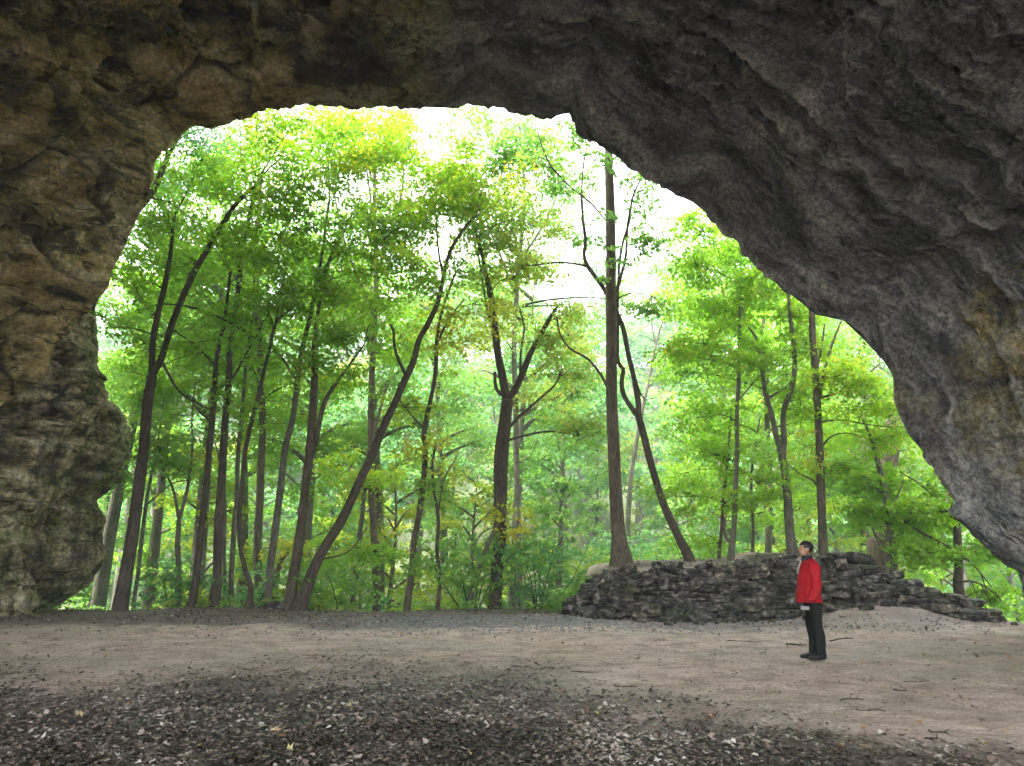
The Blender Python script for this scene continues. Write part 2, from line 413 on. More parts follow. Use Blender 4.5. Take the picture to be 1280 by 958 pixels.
def build_ground():
    xs = np.concatenate([-np.geomspace(26, 300, 34)[::-1], np.arange(-25.8, 25.9, .15), np.geomspace(26, 300, 34)])
    ys = np.concatenate([-np.geomspace(4, 60, 12)[::-1], np.arange(-3.5, 34, .13), np.geomspace(34.2, 320, 90)])
    X, Y = np.meshgrid(xs, ys, indexing='ij')
    Z = gz(X, Y)
    V = np.stack([X, Y, Z], -1).reshape(-1, 3)
    a, b = X.shape
    i = np.arange(a - 1)[:, None] * b; j = np.arange(b - 1)[None]
    Fq = np.stack([i + j, i + b + j, i + b + j + 1, i + j + 1], -1).reshape(-1, 4)
    x, y = V[:, 0], V[:, 1]
    s, n = soil_mask(x, y)
    g = np.exp(-((x - .8) / 4.2) ** 2 - ((y - 19.6) / 1.9) ** 2) * 1.5 * np.clip(.6 + n, 0, 1)
    w = sstep(24.2, 26, y) * (1 - sstep(1.6, 2.5, x) * (1 - sstep(26, 28, y)) * (1 - sstep(12, 14, x)))
    w = np.maximum(w, sstep(11.2, 12.2, x) * sstep(18.6, 19.6, y))
    o = mesh_obj('ground', V, Fq, M['ground'], vattr=dict(soil=s, gravel=np.clip(g, 0, .85), wood=np.clip(w, 0, 1)))
    struct(o)

build_ground()

# ------------------------------------------------------------------ cave rock
LIP = [(-150, 800, 17.2), (-125, 690, 17.4), (-70, 580, 17.8), (-5, 515, 18), (30, 492, 18.2), (58, 470, 18.4), (72, 436, 18.6), (95, 404, 18.8), (121, 377, 19), (140, 345, 19.2), (165, 290, 19.5),
       (187, 240, 19.8), (190, 205, 20), (214, 170, 20.2), (240, 153, 20.3), (262, 155, 20.3), (300, 149, 20.4), (330, 137, 20.5), (370, 129, 20.5), (430, 130, 20.5), (448, 134, 20.5), (480, 133, 20.5), (512, 137, 20.5), (572, 138, 20.5),
       (588, 131, 20.5), (626, 129, 20.4), (633, 135, 20.4), (668, 147, 20.3), (690, 148, 20.2), (711, 141, 20.1), (722, 160, 20), (745, 180, 20), (770, 197, 19.9), (800, 218, 19.8), (835, 240, 19.7), (865, 253, 19.6),
       (890, 275, 19.5), (915, 296, 19.4), (950, 335, 19.2), (985, 367, 19), (1015, 395, 18.9), (1050, 402, 18.8), (1076, 425, 18.6), (1101, 450, 18.5), (1115, 470, 18.4), (1118, 500, 18.3), (1136, 540, 18.1),
       (1160, 570, 18), (1186, 612, 17.9), (1201, 642, 17.8), (1236, 682, 17.7), (1262, 704, 17.6), (1279, 714, 17.5), (1273, 735, 17.5), (1276, 755, 17.5), (1310, 795, 17.4)]

def build_cave():
    L = np.array([P(*a) for a in LIP]); pxl = np.array(LIP, float)
    seg = np.r_[0, np.cumsum(np.linalg.norm(np.diff(L, axis=0), axis=1))]
    nu = 960
    s = np.linspace(0, seg[-1], nu)
    Lx = np.stack([np.interp(s, seg, L[:, k]) for k in range(3)], -1)
    u = s / seg[-1]
    # unseen open back arch behind the camera, sized to let skylight in
    th = np.pi * (1 - u)
    E = np.stack([-1.0 + 18.5 * np.sign(np.cos(th)) * np.abs(np.cos(th)) ** .8, np.full(nu, -5.0), 12.0 * np.sin(th) ** .75 - .6], -1)
    # outward direction in the xz plane
    c = np.array([-1.0, 0, 3.0]); out = Lx - c; out[:, 1] = 0; out /= np.linalg.norm(out, axis=1)[:, None]
    nv = 400
    V = []
    vs = np.linspace(0, 1, nv) ** 1.15
    for v in vs:
        w = sstep(0, 1, v)
        p = Lx * (1 - w) + E * w
        p[:, 1] = Lx[:, 1] * (1 - v) + E[:, 1] * v
        b = 2.6 * (1 - np.exp(-v * 9)) * (1 - v) ** 1.0
        side = np.clip(np.abs(out[:, 0]), 0, 1)
        right = np.clip(out[:, 0], 0, 1)
        p = p + out * (b * (1 + .5 * right))[:, None]
        V.append(p)
    V = np.array(V)                                # nv,nu,3
    # normals of the smooth shell
    dv = np.gradient(V, axis=0); du = np.gradient(V, axis=1)
    Nn = np.cross(du, dv); Nn /= np.linalg.norm(Nn, axis=-1)[..., None] + 1e-9
    cc = np.array([-1.0, 8, 4.0]); sgn = np.sign(((V - cc) * Nn).sum(-1)); Nn *= sgn[..., None]   # pointing into the rock
    q = V.reshape(-1, 3)
    wv = np.repeat(vs, nu)
    x = q[:, 0]
    warp = np.stack([fbm(q * .35, 3, 41), fbm(q * .35 + 9, 3, 42), fbm(q * .35 + 19, 3, 43)], -1)
    left = sstep(3, -5, x); right = 1 - left
    dl = np.linalg.norm(np.diff(V, axis=0), axis=-1); tl = np.vstack([np.zeros(nu), np.cumsum(dl, axis=0)]).ravel(); al = np.tile(s, nv)
    bendy = .6 * fbm(q * .22, 2, 44)
    flow = np.stack([al + .45 * tl + bendy, tl + .45 * fbm(q * .3 + 3, 3, 45), 0 * tl], -1)
    # left: big tilted blocks and bedding
    rotL = np.array(Matrix.Rotation(math.radians(24), 3, 'Y') @ Matrix.Rotation(math.radians(18), 3, 'X'))
    ql = (q + warp * 1.1) @ rotL.T
    d1, d2, cid = worley(ql * np.array([.22, .3, .62]), 3)
    blocks = (cid - .5) * 1.3; seamL = np.exp(-((d2 - d1) / .06) ** 2)
    d1b, d2b, cidb = worley(ql * np.array([.75, .8, 1.6]) + 4, 13)
    blocks2 = (cidb - .5) * .45; seamLb = np.exp(-((d2b - d1b) / .05) ** 2)
    strata = ridged(ql * np.array([.3, .3, 1.3]), 4, 7)
    dispL = blocks * 1.0 + blocks2 + .4 * strata + .5 * fbm(q * .3, 5, 51) + .15 * fbm(q * 2.2, 5, 55, .6) + .35 * seamL * (cid > .45) + .14 * seamLb
    # right: hollows between crossing ribs, drawn out along the vault
    rotR = np.array(Matrix.Rotation(math.radians(-40), 3, 'Y') @ Matrix.Rotation(math.radians(-20), 3, 'Z'))
    qr = q + warp * .9
    e1, e2, _ = worley(flow * np.array([.22, .75, 1]) + 30, 23)
    f1, f2, _ = worley(flow * np.array([.55, 1.9, 1]) + 60, 33)
    rib1 = sstep(.13, .015, e2 - e1 + .03 * vn(q * 3, 5)); rib2 = sstep(.14, .02, f2 - f1 + .03 * vn(q * 4, 6))
    rg = ridged(flow * np.array([.28, 1.2, 1]), 5, 61)
    pits = sstep(.42, .68, fbm(flow * np.array([1.0, 2.6, 1]), 3, 71) * .5 + .5)
    dispR = .42 * fbm(q * .22, 4, 81) + .26 * sstep(0, .22, e2 - e1) + .13 * sstep(0, .25, f2 - f1) - .17 * rg + .13 * pits + .15 * fbm(q * 2.2, 5, 85, .62) + .09 * sstep(.25, .0, np.abs(vn(q * 1.7, 88)) + .0) * 1.0 + .05 * ridged(q * 3.5, 2, 89)
    disp = dispL * left + dispR * right
    edge = sstep(0, .10, wv)
    fade = .12 + .88 * edge
    # a ragged broken rim
    jag = .26 * fbm(q * .9, 4, 91) + .07 * fbm(q * 3.1, 3, 95)
    disp = disp * fade * 1.0 + .35 * (edge - edge ** 3) 
    q2 = q + Nn.reshape(-1, 3) * disp[:, None]
    on = np.tile(out, (nv, 1))
    q2 = q2 + on * (jag * (1 - edge))[:, None]
    m = np.clip(fbm(q * .5, 4, 99) * .8 + .45, 0, 1)
    cav = np.clip((rib1 * .8 + rib2 * .45) * right * np.clip(m * 1.8, 0, 1) + .25 * np.clip(rg - 1.2, 0, 1) * right + .12 * left * np.clip(strata - 1.1, 0, 1), 0, 1)
    seam = np.clip((seamL * (cid > .45) * .9 + seamLb * (cidb > .62) * .6) * left * np.clip(m * 1.6, 0, 1) + pits * .35 * right, 0, 1)  # dark seams on the left, hollows shaded by colour on the right
    # outer cliff face above the rim
    oc = []
    for (dy, du_) in ((48, 8.5), (-4, 8.5), (.0, 7.5), (1.4, 6), (1.6, 4), (1.0, 1.6), (.45, .5), (.1, .1)):
        r = Lx + out * du_ + np.array([0, dy if dy < 40 else -24, 0])
        r[:, 2] = np.maximum(r[:, 2], -3)
        oc.append(r + out * (fbm(r * .4, 4, 3) * .5)[:, None] * (1 if du_ > .3 else .2))
    oc = np.concatenate(oc)
    V2 = np.concatenate([oc, q2]); nr = nv + 8
    i = np.arange(nr - 1)[:, None] * nu; j = np.arange(nu - 1)[None]
    Fq = np.stack([i + j, i + j + 1, i + nu + j + 1, i + nu + j], -1).reshape(-1, 4)
    z0 = np.zeros(len(oc)); 
    o = mesh_obj('cave_rock', V2, Fq, M['rock'], vattr=dict(cav=np.r_[z0, cav], seam=np.r_[z0, seam]), flow=np.concatenate([np.repeat(flow[:nu], 8, 0), flow]))
    struct(o)

build_cave()

def build_cliff(name, prof, Yc, ry, rx, seed, amp=.35):
    """a weathered rock buttress: prof = its right-hand edge in height order"""
    pts = np.array([P(px - 13, py, Yc) for px, py in prof])      # room for the relief added below
    nz, na = 420, 460
    z = np.linspace(-4, 24, nz)
    o_ = np.argsort(pts[:, 2]); xr = np.interp(z, pts[o_, 2], pts[o_, 0])
    th = np.linspace(0, 2 * np.pi, na, endpoint=False)
    Z, T = np.meshgrid(z, th, indexing='ij')
    XR = np.repeat(xr[:, None], na, 1)
    X = XR - rx + rx * np.sign(np.cos(T)) * np.abs(np.cos(T)) ** .7; Y = Yc + ry * np.sign(np.sin(T)) * np.abs(np.sin(T)) ** .8
    q = np.stack([X, Y, Z], -1).reshape(-1, 3)
    n = np.stack([np.cos(T) / 1, np.sin(T) * 1.0, 0 * T], -1).reshape(-1, 3)
    w = np.stack([fbm(q * .4, 3, seed), fbm(q * .4 + 5, 3, seed), fbm(q * .4 + 11, 3, seed) * .4], -1)
    st = ridged((q + w) * np.array([.18, .18, 1.1]), 4, seed + 3)
    d1, d2, cid = worley((q + w * .8) * np.array([.35, .35, .75]), seed + 7)
    seam = np.exp(-((d2 - d1) / .06) ** 2)
    d = amp * (.7 * (st - .8) + .9 * fbm(q * .45, 5, seed + 5) + .9 * (cid - .5) - .5 * seam + .45 * fbm(q * 2.4, 4, seed + 9))
    cosn = np.clip(n[:, 0], 0, 1) ** 4
    d = d * (1 - .45 * cosn)
    q = q + n * d[:, None]
    i = np.arange(nz - 1)[:, None] * na; j = np.arange(na)[None]; j2 = (j + 1) % na
    Fq = np.stack([i + j, i + j2, i + na + j2, i + na + j], -1).reshape(-1, 4)
    struct(mesh_obj(name, q, Fq, M['cliff']))

build_cliff('cliff', [(112, 250), (116, 300), (118, 378), (122, 445), (128, 490), (146, 503), (156, 520), (159, 545), (152, 575), (141, 603), (124, 622), (134, 640), (127, 662), (129, 695), (110, 733), (80, 755), (62, 768), (60, 860)], 25.5, 3.2, 8, 200, .25)
build_cliff('cliff', [(110, 200), (116, 300), (119, 378), (127, 440), (136, 482), (122, 520), (100, 560), (80, 610), (62, 650), (48, 700), (34, 750), (26, 790), (20, 900)], 21.6, 2.4, 5, 300, .34)

# ------------------------------------------------------------------ dry stone wall
def stone_template(nx=6, ny=4, nz=4):
    bm = bmesh.new(); bmesh.ops.create_cube(bm, size=2)
    bmesh.ops.subdivide_edges(bm, edges=bm.edges[:], cuts=4, use_grid_fill=True)
    V = np.array([v.co[:] for v in bm.verts]); Fq = np.array([[v.index for v in f.verts] for f in bm.faces]); bm.free()
    return V, Fq
SV, SF = stone_template()

def stone_verts(c, size, rot, seed, blk=.75):
    p = SV.copy()
    r = np.linalg.norm(p, axis=1)[:, None]
    sph = p / r * 1.25
    p = p * blk + sph * (1 - blk)
    p += .28 * np.stack([vn(p * .9 + seed, 1), vn(p * .9 + seed + 9, 2), vn(p * .9 + seed + 17, 3)], -1)
    p += .13 * np.stack([vn(p * 2.6 + seed, 4), vn(p * 2.6 + seed, 5), vn(p * 2.6 + seed, 6)], -1)
    p = p * (np.array(size) / 2)
    return p @ rot.T + np.array(c)

def rotm(a, b, c):
    return np.array(Matrix.Rotation(c, 3, 'Z') @ Matrix.Rotation(b, 3, 'Y') @ Matrix.Rotation(a, 3, 'X'))

def build_wall():
    seg = np.r_[0, np.cumsum(np.linalg.norm(np.diff(WL, axis=0), axis=1))]; tot = seg[-1]
    V = []; Fq = []; T = []; n = 0
    zc = -.08; k = 0
    while zc < 1.75:
        h = random.uniform(.10, .17)
        s = random.uniform(-.2, .2)
        while s < tot + .2:
            big = random.random() < .16
            l = random.uniform(.16, .5) * (1.4 if big else 1)
            sm = s + l / 2
            x = np.interp(sm, seg, WL[:, 0]); y = np.interp(sm, seg, WL[:, 1])
            x2 = np.interp(sm + .1, seg, WL[:, 0]); y2 = np.interp(sm + .1, seg, WL[:, 1])
            t = np.array([x2 - x, y2 - y]); L = np.linalg.norm(t)
            if L < 1e-5: break
            t /= L; nrm = np.array([-t[1], t[0]])     # towards the mound
            base = gz1(x - nrm[0] * .3, y - nrm[1] * .3)
            topz = wall_top(x) + random.uniform(-.12, .10)
            lo = min(base, .5)
            zz = lo + zc + random.uniform(-.05, .05) + .05 * math.sin(s * 1.7 + k)
            if zz + h * .4 < topz and l > .1:
                batter = .62 * (zz - lo) + (-.28 if zc < .12 else -.14 if zc < .3 else 0) * random.uniform(.4, 1.2)
                batter += random.uniform(-.12, .12)
                hh = h * (1.5 if big else 1) * random.uniform(.9, 1.15)
                c = (x + nrm[0] * batter, y + nrm[1] * batter, zz + h / 2)
                q = stone_verts(c, (l * 1.0, random.uniform(.4, .6), hh * 1.02), rotm(random.gauss(0, .14), random.gauss(0, .11), math.atan2(t[1], t[0]) + random.gauss(0, .12)), random.uniform(0, 500), random.uniform(.8, .97))
                V.append(q); Fq.append(SF + n); n += len(q)
                tint = random.random() * .8 + (.25 if x > 11 and random.random() < .5 else 0)
                T.append(np.full(len(SF), min(tint, 1)))
            s += l * .97
        zc += h * .93; k += 1
    # rubble core closes the gaps between the faces of the stones
    pts = []
    ss = np.linspace(0, tot, 160)
    rows = 8
    for a in range(rows):
        f = a / (rows - 1)
        for s in ss:
            x = np.interp(s, seg, WL[:, 0]); y = np.interp(s, seg, WL[:, 1])
            x2 = np.interp(s + .2, seg, WL[:, 0]) if s < tot - .2 else x + .1; y2 = np.interp(s + .2, seg, WL[:, 1]) if s < tot - .2 else y - .05
            t = np.array([x2 - x, y2 - y]); t /= np.linalg.norm(t) + 1e-9; nrm = np.array([-t[1], t[0]])
            z = -.3 + f * (max(wall_top(x) - .12, 0) + .3)
            b = .25 + .62 * max(z, 0)
            pts.append((x + nrm[0] * b, y + nrm[1] * b, z))
    pts = np.array(pts); pts += .04 * np.stack([vn(pts * 3, 1), vn(pts * 3, 2), vn(pts * 3, 3)], -1)
    i = np.arange(rows - 1)[:, None] * 160; j = np.arange(159)[None]
    fq = np.stack([i + j, i + j + 1, i + 160 + j + 1, i + 160 + j], -1).reshape(-1, 4) + n
    V.append(pts); Fq.append(fq); T.append(np.zeros(len(fq)))
    o = mesh_obj('stone_wall', np.concatenate(V), np.concatenate(Fq), M['wall'], fattr=dict(tint=np.concatenate(T)))
    tag(o, 'low dark dry-stone wall of stacked rough slabs holding up the earth bank', 'stone wall')

build_wall()

def loose_stone(x, y, size, label, grp=None, seed=1):
    z = gz1(x, y)
    q = stone_verts((x, y, z + size[2] * .3), size, rotm(random.gauss(0, .1), random.gauss(0, .1), random.uniform(0, 3)), seed, .6)
    o = mesh_obj('fallen_stone', q, SF, M['wall'], fattr=dict(tint=np.full(len(SF), random.random() * .7)))
    return tag(o, label, 'stone', grp)
for k in range(46):
    s = random.random()
    x = 2.0 + 9.6 * s; y = float(wall_y(x)) - random.uniform(.25, 1.0) ** 1.2 - .15
    w = random.uniform(.1, .3)
    loose_stone(x, y, (w, w * .75, w * .55), 'small dark stone lying loose at the foot of the dry-stone wall', 'loose stones at the foot of the wall', k * 7.3)
for (px, py, Y, w, lab) in ((1040, 762, 20.2, .5, 'rounded dark boulder lying at the wall foot just right of the red jacket'),
                            (345, 762, 24.0, .55, 'mossy stump-like stone at the terrace edge between two grey trunks'),
                            (735, 775, 20.4, .6, 'flat dark slab lying at the left foot of the stone wall'),
                            (1215, 770, 18.8, .5, 'dark block tumbled at the right-hand tail of the stone wall')):
    q = P(px, py, Y); loose_stone(q[0], Y, (w, w * .7, w * .5), lab, None, px)

# ------------------------------------------------------------------ leaves
def leaf_quads(c, nrm, size, tint, tipdir=None):
    """c (n,3) centres, nrm (n,3) face normals, size (n,)"""
    n = len(c)
    nrm = nrm / (np.linalg.norm(nrm, axis=1)[:, None] + 1e-9)
    r = rng.normal(size=(n, 3)) if tipdir is None else tipdir
    a = r - nrm * (r * nrm).sum(1)[:, None]; a /= np.linalg.norm(a, axis=1)[:, None] + 1e-9
    b = np.cross(nrm, a)
    s = size[:, None]
    w = .36 + .1 * rng.random((n, 1))
    V = np.stack([c - a * s * .5, c + b * s * w - a * s * .08 + nrm * s * .08, c + a * s * .55 - nrm * s * .1, c - b * s * w - a * s * .08 + nrm * s * .08], 1).reshape(-1, 3)
    Fq = np.arange(n * 4).reshape(-1, 4)
    return V, Fq, tint

def sprays(centres, rad, per, leaf, tintc, outdir=None, tilt=.34, jit=.8):
    """each centre is a flat leafy twig end; returns leaf arrays"""
    n = len(centres)
    nn = np.array([0, 0, 1.0]) + rng.normal(size=(n, 3)) * tilt
    nn /= np.linalg.norm(nn, axis=1)[:, None]
    a = np.cross(nn, rng.normal(size=(n, 3))); a /= np.linalg.norm(a, axis=1)[:, None]; b = np.cross(nn, a)
    R = rad * (.6 + .8 * rng.random(n))
    ang = rng.random((n, per)) * 2 * np.pi; rr = np.sqrt(rng.random((n, per)))
    el = .55 + .45 * rng.random((n, 1))
    c = centres[:, None] + a[:, None] * (np.cos(ang) * rr * R[:, None])[..., None] + b[:, None] * (np.sin(ang) * rr * R[:, None] * el)[..., None]
    c = c + nn[:, None] * (rng.normal(size=(n, per)) * .07 * R[:, None] - .22 * rr ** 2 * R[:, None])[..., None]
    nr = nn[:, None] + rng.normal(size=(n, per, 3)) * jit
    sz = leaf * (.65 + .7 * rng.random((n, per)))
    t = tintc[:, None] + rng.normal(size=(n, per)) * .09
    t = t + (rng.random((n, per)) < .035) * .35
    return c.reshape(-1, 3), nr.reshape(-1, 3), sz.ravel(), np.clip(t.ravel(), 0, 1)

def curve3(a, b, bend, n=6, sag=0.0):
    t = np.linspace(0, 1, n)[:, None]
    return a * (1 - t) + b * t + bend * (np.sin(np.pi * t)) + np.array([0, 0, 1]) * sag * (t * (1 - t)) * 4

TREES = []
def tree(kind, label, Y, trunk, limbs=(), crown=(), mat='bark', leaves='green', group=None, flare=1.25, ylean=0.0, leaf=.12, per=44, srad=.66, twigs=True, category='tree'):
    """trunk/limbs: (px,py,width px) points traced on the photo at depth Y; crown: (px,py,rx,ry,sprays,tint[,dy])"""
    sc_ = lambda p: p[2] * Y / 951.0 / 2 * .93
    T = np.array([[*P(p[0], p[1], Y), sc_(p)] for p in trunk])
    T[:, 1] += np.linspace(0, ylean, len(T))
    bx, by = T[0, 0], T[0, 1]
    gb = gz1(bx, by)
    if T[0, 2] > gb - .05:
        T = np.vstack([[bx, by, gb - .35, T[0, 3] * 1.08], T])
    root = thing(kind, (bx, by, max(gb, T[0, 2])), label, category, group)
    sm = smooth_path(T, max(14, len(T) * 6))
    sm[:, 3] = np.maximum(sm[:, 3], .006)
    wob = np.stack([vn(sm[:, :3] * .8, 3), vn(sm[:, :3] * .8 + 5, 4), 0 * sm[:, 0]], -1) * .035
    sm[:, :3] += wob
    h = sm[:, 2] - sm[0, 2]
    rad = sm[:, 3] * (1 + (flare - 1) * np.exp(-np.maximum(h - .1, 0) / .45))
    tb = Tubes(); lob = random.uniform(0, 6)
    tb.add(sm[:, :3], rad, 12, .06, flat=lambda th, t: 1 + .10 * np.sin(5 * th + lob) * np.exp(-t * 9) + .04 * np.sin(3 * th + 9 * t))
    tb.build('trunk', M[mat], root)
    paths = [sm]
    for lb in limbs:
        dy = 0
        if isinstance(lb[0], (int, float)): dy, lb = lb[0], lb[1:]
        Lp = np.array([[*P(p[0], p[1], Y), sc_(p)] for p in lb])
        # begin inside the trunk or limb it grows from
        best = min(((np.linalg.norm(pp[i, :3] - Lp[0, :3]), k, i) for k, pp in enumerate(paths) for i in range(len(pp))), key=lambda z: z[0])
        if best[0] < 1.2: Lp[0, :3] = paths[best[1]][best[2], :3]
        y0 = Lp[0, 1]
        Lp[1:, 1] = y0 + np.linspace(0, dy, len(Lp))[1:]
        s2 = smooth_path(Lp, len(Lp) * 5); s2[:, 3] = np.maximum(s2[:, 3], .005)
        s2[:, :3] += np.stack([vn(s2[:, :3] * 1.3, 3), vn(s2[:, :3] * 1.3 + 5, 4), vn(s2[:, :3] * 1.3 + 9, 4)], -1) * .04 * np.linspace(0, 1, len(s2))[:, None]
        t2 = Tubes(); t2.add(s2[:, :3], s2[:, 3], 8, .06); t2.build('branch', M[mat], root)
        paths.append(s2)
    allp = np.concatenate([p for p in paths])
    LC, LN, LS, LT = [], [], [], []
    for cr in crown:
        px, py, rx, ry, n, tint = cr[:6]; n = int(n * (1.35 if Y > 27 else .75 if (px < 520 and 270 < py < 500) else 1.1) ); dy = cr[6] if len(cr) > 6 else random.uniform(-1.2, 1.2)
        c = P(px, py, Y + dy); k = (Y + dy) / 951.0
        RX, RZ = rx * k * .95, ry * k * 1.3; RY = max(RX * .45, .8)
        # sprays in sub-clumps inside the blob
        nc = max(3, n // 4)
        sub = rng.normal(size=(nc, 3)); sub /= np.linalg.norm(sub, axis=1)[:, None] + 1e-9
        sub *= rng.random((nc, 1)) ** .4
        pts = sub[rng.integers(0, nc, n)] + rng.normal(size=(n, 3)) * np.array([.3, .3, .2])
        cen = c + pts * np.array([RX, RY, RZ])
        ok = (cen[:, 2] > gz(cen[:, 0], cen[:, 1]) + .3) & (cen[:, 1] > 21.2)
        cen = cen[ok]
        if not len(cen): continue
        tn = np.clip(tint + .16 * fbm(cen * .55, 2, 17), 0, 1)
        a, b, s, t = sprays(cen, srad, per, leaf, tn)
        LC.append(a); LN.append(b); LS.append(s); LT.append(t)
        if twigs:
            tw = Tubes()
            d = np.linalg.norm(allp[:, :3] - c, axis=1) + np.maximum(allp[:, 2] - c[2] + .3, 0) * 3
            i = int(np.argmin(d)); a0 = allp[i, :3]
            Ld = np.linalg.norm(c - a0)
            lp = curve3(a0, c, rng.normal(size=3) * .07 * Ld, 9, sag=.12 * Ld)
            r0 = min(allp[i, 3] * .6, .012 + .011 * Ld)
            tw.add(lp, np.linspace(r0, .008, 9), 5, caps=False)
            for q in cen[: min(len(cen), 22)]:
                j = int(np.argmin(np.linalg.norm(lp - q, axis=1) + np.maximum(lp[:, 2] - q[2], 0)))
                w = curve3(lp[j], q, rng.normal(size=3) * .06 * np.linalg.norm(q - lp[j]), 4)
                tw.add(w, np.linspace(.010, .004, 4), 3, caps=False)
            tw.build('branch', M['twig'], root)
    if LC:
        V, Fq, t = leaf_quads(np.concatenate(LC), np.concatenate(LN), np.concatenate(LS), np.concatenate(LT))
        mesh_obj('crown', V, Fq, M[leaves], root, smooth=False, fattr=dict(tint=t))
    TREES.append(root)
    return root

# ------------------------------------------------------------------ the trees one can tell apart (traced)
tree('leaning_tree', 'stout dark tree forking high up, nearest to the mossy cliff on the left', 24.3,
     [(150, 762, 19), (157, 720, 17), (165, 670, 16), (174, 610, 15), (181, 550, 14), (185, 500, 14), (190, 470, 13)],
     [[(190, 470, 10), (191, 430, 9), (197, 395, 8), (205, 360, 8), (213, 320, 6), (218, 270, 5)],
      [(190, 470, 10), (203, 445, 9), (215, 405, 9), (238, 350, 9), (256, 318, 8), (275, 285, 8), (300, 250, 6), (330, 225, 4)],
      [(200, 450, 4), (225, 490, 3), (262, 512, 2)]],
     [(250, 330, 75, 40, 46, .42), (170, 360, 45, 45, 18, .40), (210, 270, 50, 30, 16, .35), (300, 290, 60, 45, 46, .45), (180, 430, 50, 40, 20, .45), (340, 240, 60, 40, 34, .5), (140, 410, 25, 30, 8, .45), (250, 200, 55, 35, 22, .4)], mat='barkd')
tree('young_tree', 'thin pale sapling between the dark leaning tree and a forked slender tree', 27,
     [(168, 757, 5), (174, 700, 5), (180, 650, 5), (188, 600, 4), (196, 560, 3), (205, 500, 2)], [[(184, 630, 3), (215, 605, 2), (240, 600, 1.5)]],
     [(190, 560, 45, 28, 20, .5), (160, 600, 30, 20, 8, .55)], mat='barkg', leaves='pale', flare=1.1)
tree('young_tree', 'slender tree with a low Y fork just right of the big leaning trunk', 26,
     [(222, 762, 8), (223, 720, 7), (222, 680, 7), (224, 650, 6)], [[(224, 650, 5), (217, 615, 4), (207, 590, 3), (190, 565, 2)], [(224, 650, 6), (232, 620, 5), (238, 590, 4), (241, 560, 3), (240, 520, 2), (243, 480, 2)]],
     [(240, 520, 50, 30, 24, .5), (200, 560, 40, 22, 14, .55), (270, 470, 40, 26, 16, .45), (225, 590, 45, 14, 10, .6)], mat='barkg', leaves='pale', flare=1.15)
tree('slender_tree', 'slender dark straight tree left of the thick ivy-flecked trunk', 24.4,
     [(240, 763, 10), (247, 700, 9), (254, 640, 9), (260, 580, 8), (264, 530, 8), (268, 490, 7), (271, 450, 6), (280, 400, 5), (288, 340, 4)],
     [[(262, 530, 3), (250, 515, 3), (243, 505, 2)], [(270, 460, 3), (248, 435, 2.5), (215, 410, 2)]],
     [(290, 400, 60, 40, 40, .42), (250, 440, 50, 30, 20, .45), (300, 350, 55, 35, 36, .5), (285, 500, 40, 24, 10, .5)], mat='barkd')
tree('maple_tree', 'thick dark trunk fifth from the mossy cliff with leafy shoots on its bark', 24.8,
     [(267, 763, 16), (271, 730, 13), (272, 690, 12), (274, 640, 12), (277, 590, 11), (280, 540, 10), (284, 490, 9), (288, 440, 8), (295, 380, 7), (305, 310, 6), (320, 230, 5)],
     [[(285, 480, 4), (310, 440, 3), (330, 400, 2)]],
     [(350, 300, 80, 50, 70, .40), (320, 220, 75, 40, 50, .45), (400, 190, 60, 40, 40, .55), (280, 460, 30, 40, 10, .55), (360, 370, 65, 34, 40, .45), (370, 150, 70, 35, 36, .55)], mat='barkd')
tree('young_tree', 'thin grey trunk directly right of the thick leafy-shooted trunk', 25.6,
     [(288, 763, 8), (290, 710, 7), (294, 650, 7), (296, 600, 6), (299, 550, 6), (303, 500, 5), (308, 450, 4), (318, 380, 3)], [],
     [(320, 430, 50, 30, 26, .45), (300, 540, 30, 20, 8, .6)], mat='barkg', flare=1.1)
tree('young_tree', 'short thin stem half hidden behind the trunk pair on the left', 27.5,
     [(281, 760, 5), (280, 700, 4.5), (282, 640, 4), (278, 590, 3), (268, 550, 2)], [], [(270, 560, 40, 20, 12, .6)], mat='barkg', leaves='yellow', flare=1.1)
tree('crooked_tree', 'thin black sinuous tree bending right at the top, left of centre-left trunks', 24.2,
     [(311, 763, 9), (314, 735, 7), (307, 710, 6), (301, 680, 6), (300, 640, 6), (303, 600, 6), (307, 560, 6), (317, 520, 6), (327, 480, 5), (336, 440, 5), (344, 405, 4.5), (352, 395, 3.5), (372, 380, 2)],
     [[(344, 410, 4), (337, 395, 3), (335, 383, 2.5), (340, 370, 2)], [(344, 405, 3), (350, 375, 2.5), (358, 340, 2)]],
     [(370, 370, 50, 26, 26, .5), (345, 330, 50, 30, 24, .5)], mat='barkd', flare=1.3)
tree('grey_tree', 'grey smooth trunk leaning right, left neighbour of the twin-forked brown trunk', 25,
     [(333, 764, 12), (338, 710, 10), (345, 655, 10), (352, 600, 9), (358, 555, 9), (366, 520, 8), (372, 480, 8), (378, 440, 7), (388, 390, 6), (400, 330, 5), (412, 250, 4)],
     [[(373, 478, 4), (350, 445, 3), (330, 440, 2)], [(395, 360, 4), (425, 300, 3), (450, 250, 2)]],
     [(420, 280, 75, 45, 66, .50), (440, 200, 75, 38, 60, .62), (400, 360, 55, 30, 34, .5), (480, 180, 45, 38, 34, .6), (430, 160, 50, 28, 30, .6)], mat='barkg')
tree('broken_tree', 'short rough trunk standing behind the grey leaning trunk', 28.5,
     [(341, 762, 13), (343, 735, 11), (347, 715, 9), (352, 700, 6), (360, 690, 3)], [], [(355, 690, 30, 14, 8, .6)], mat='bark', leaves='yellow')
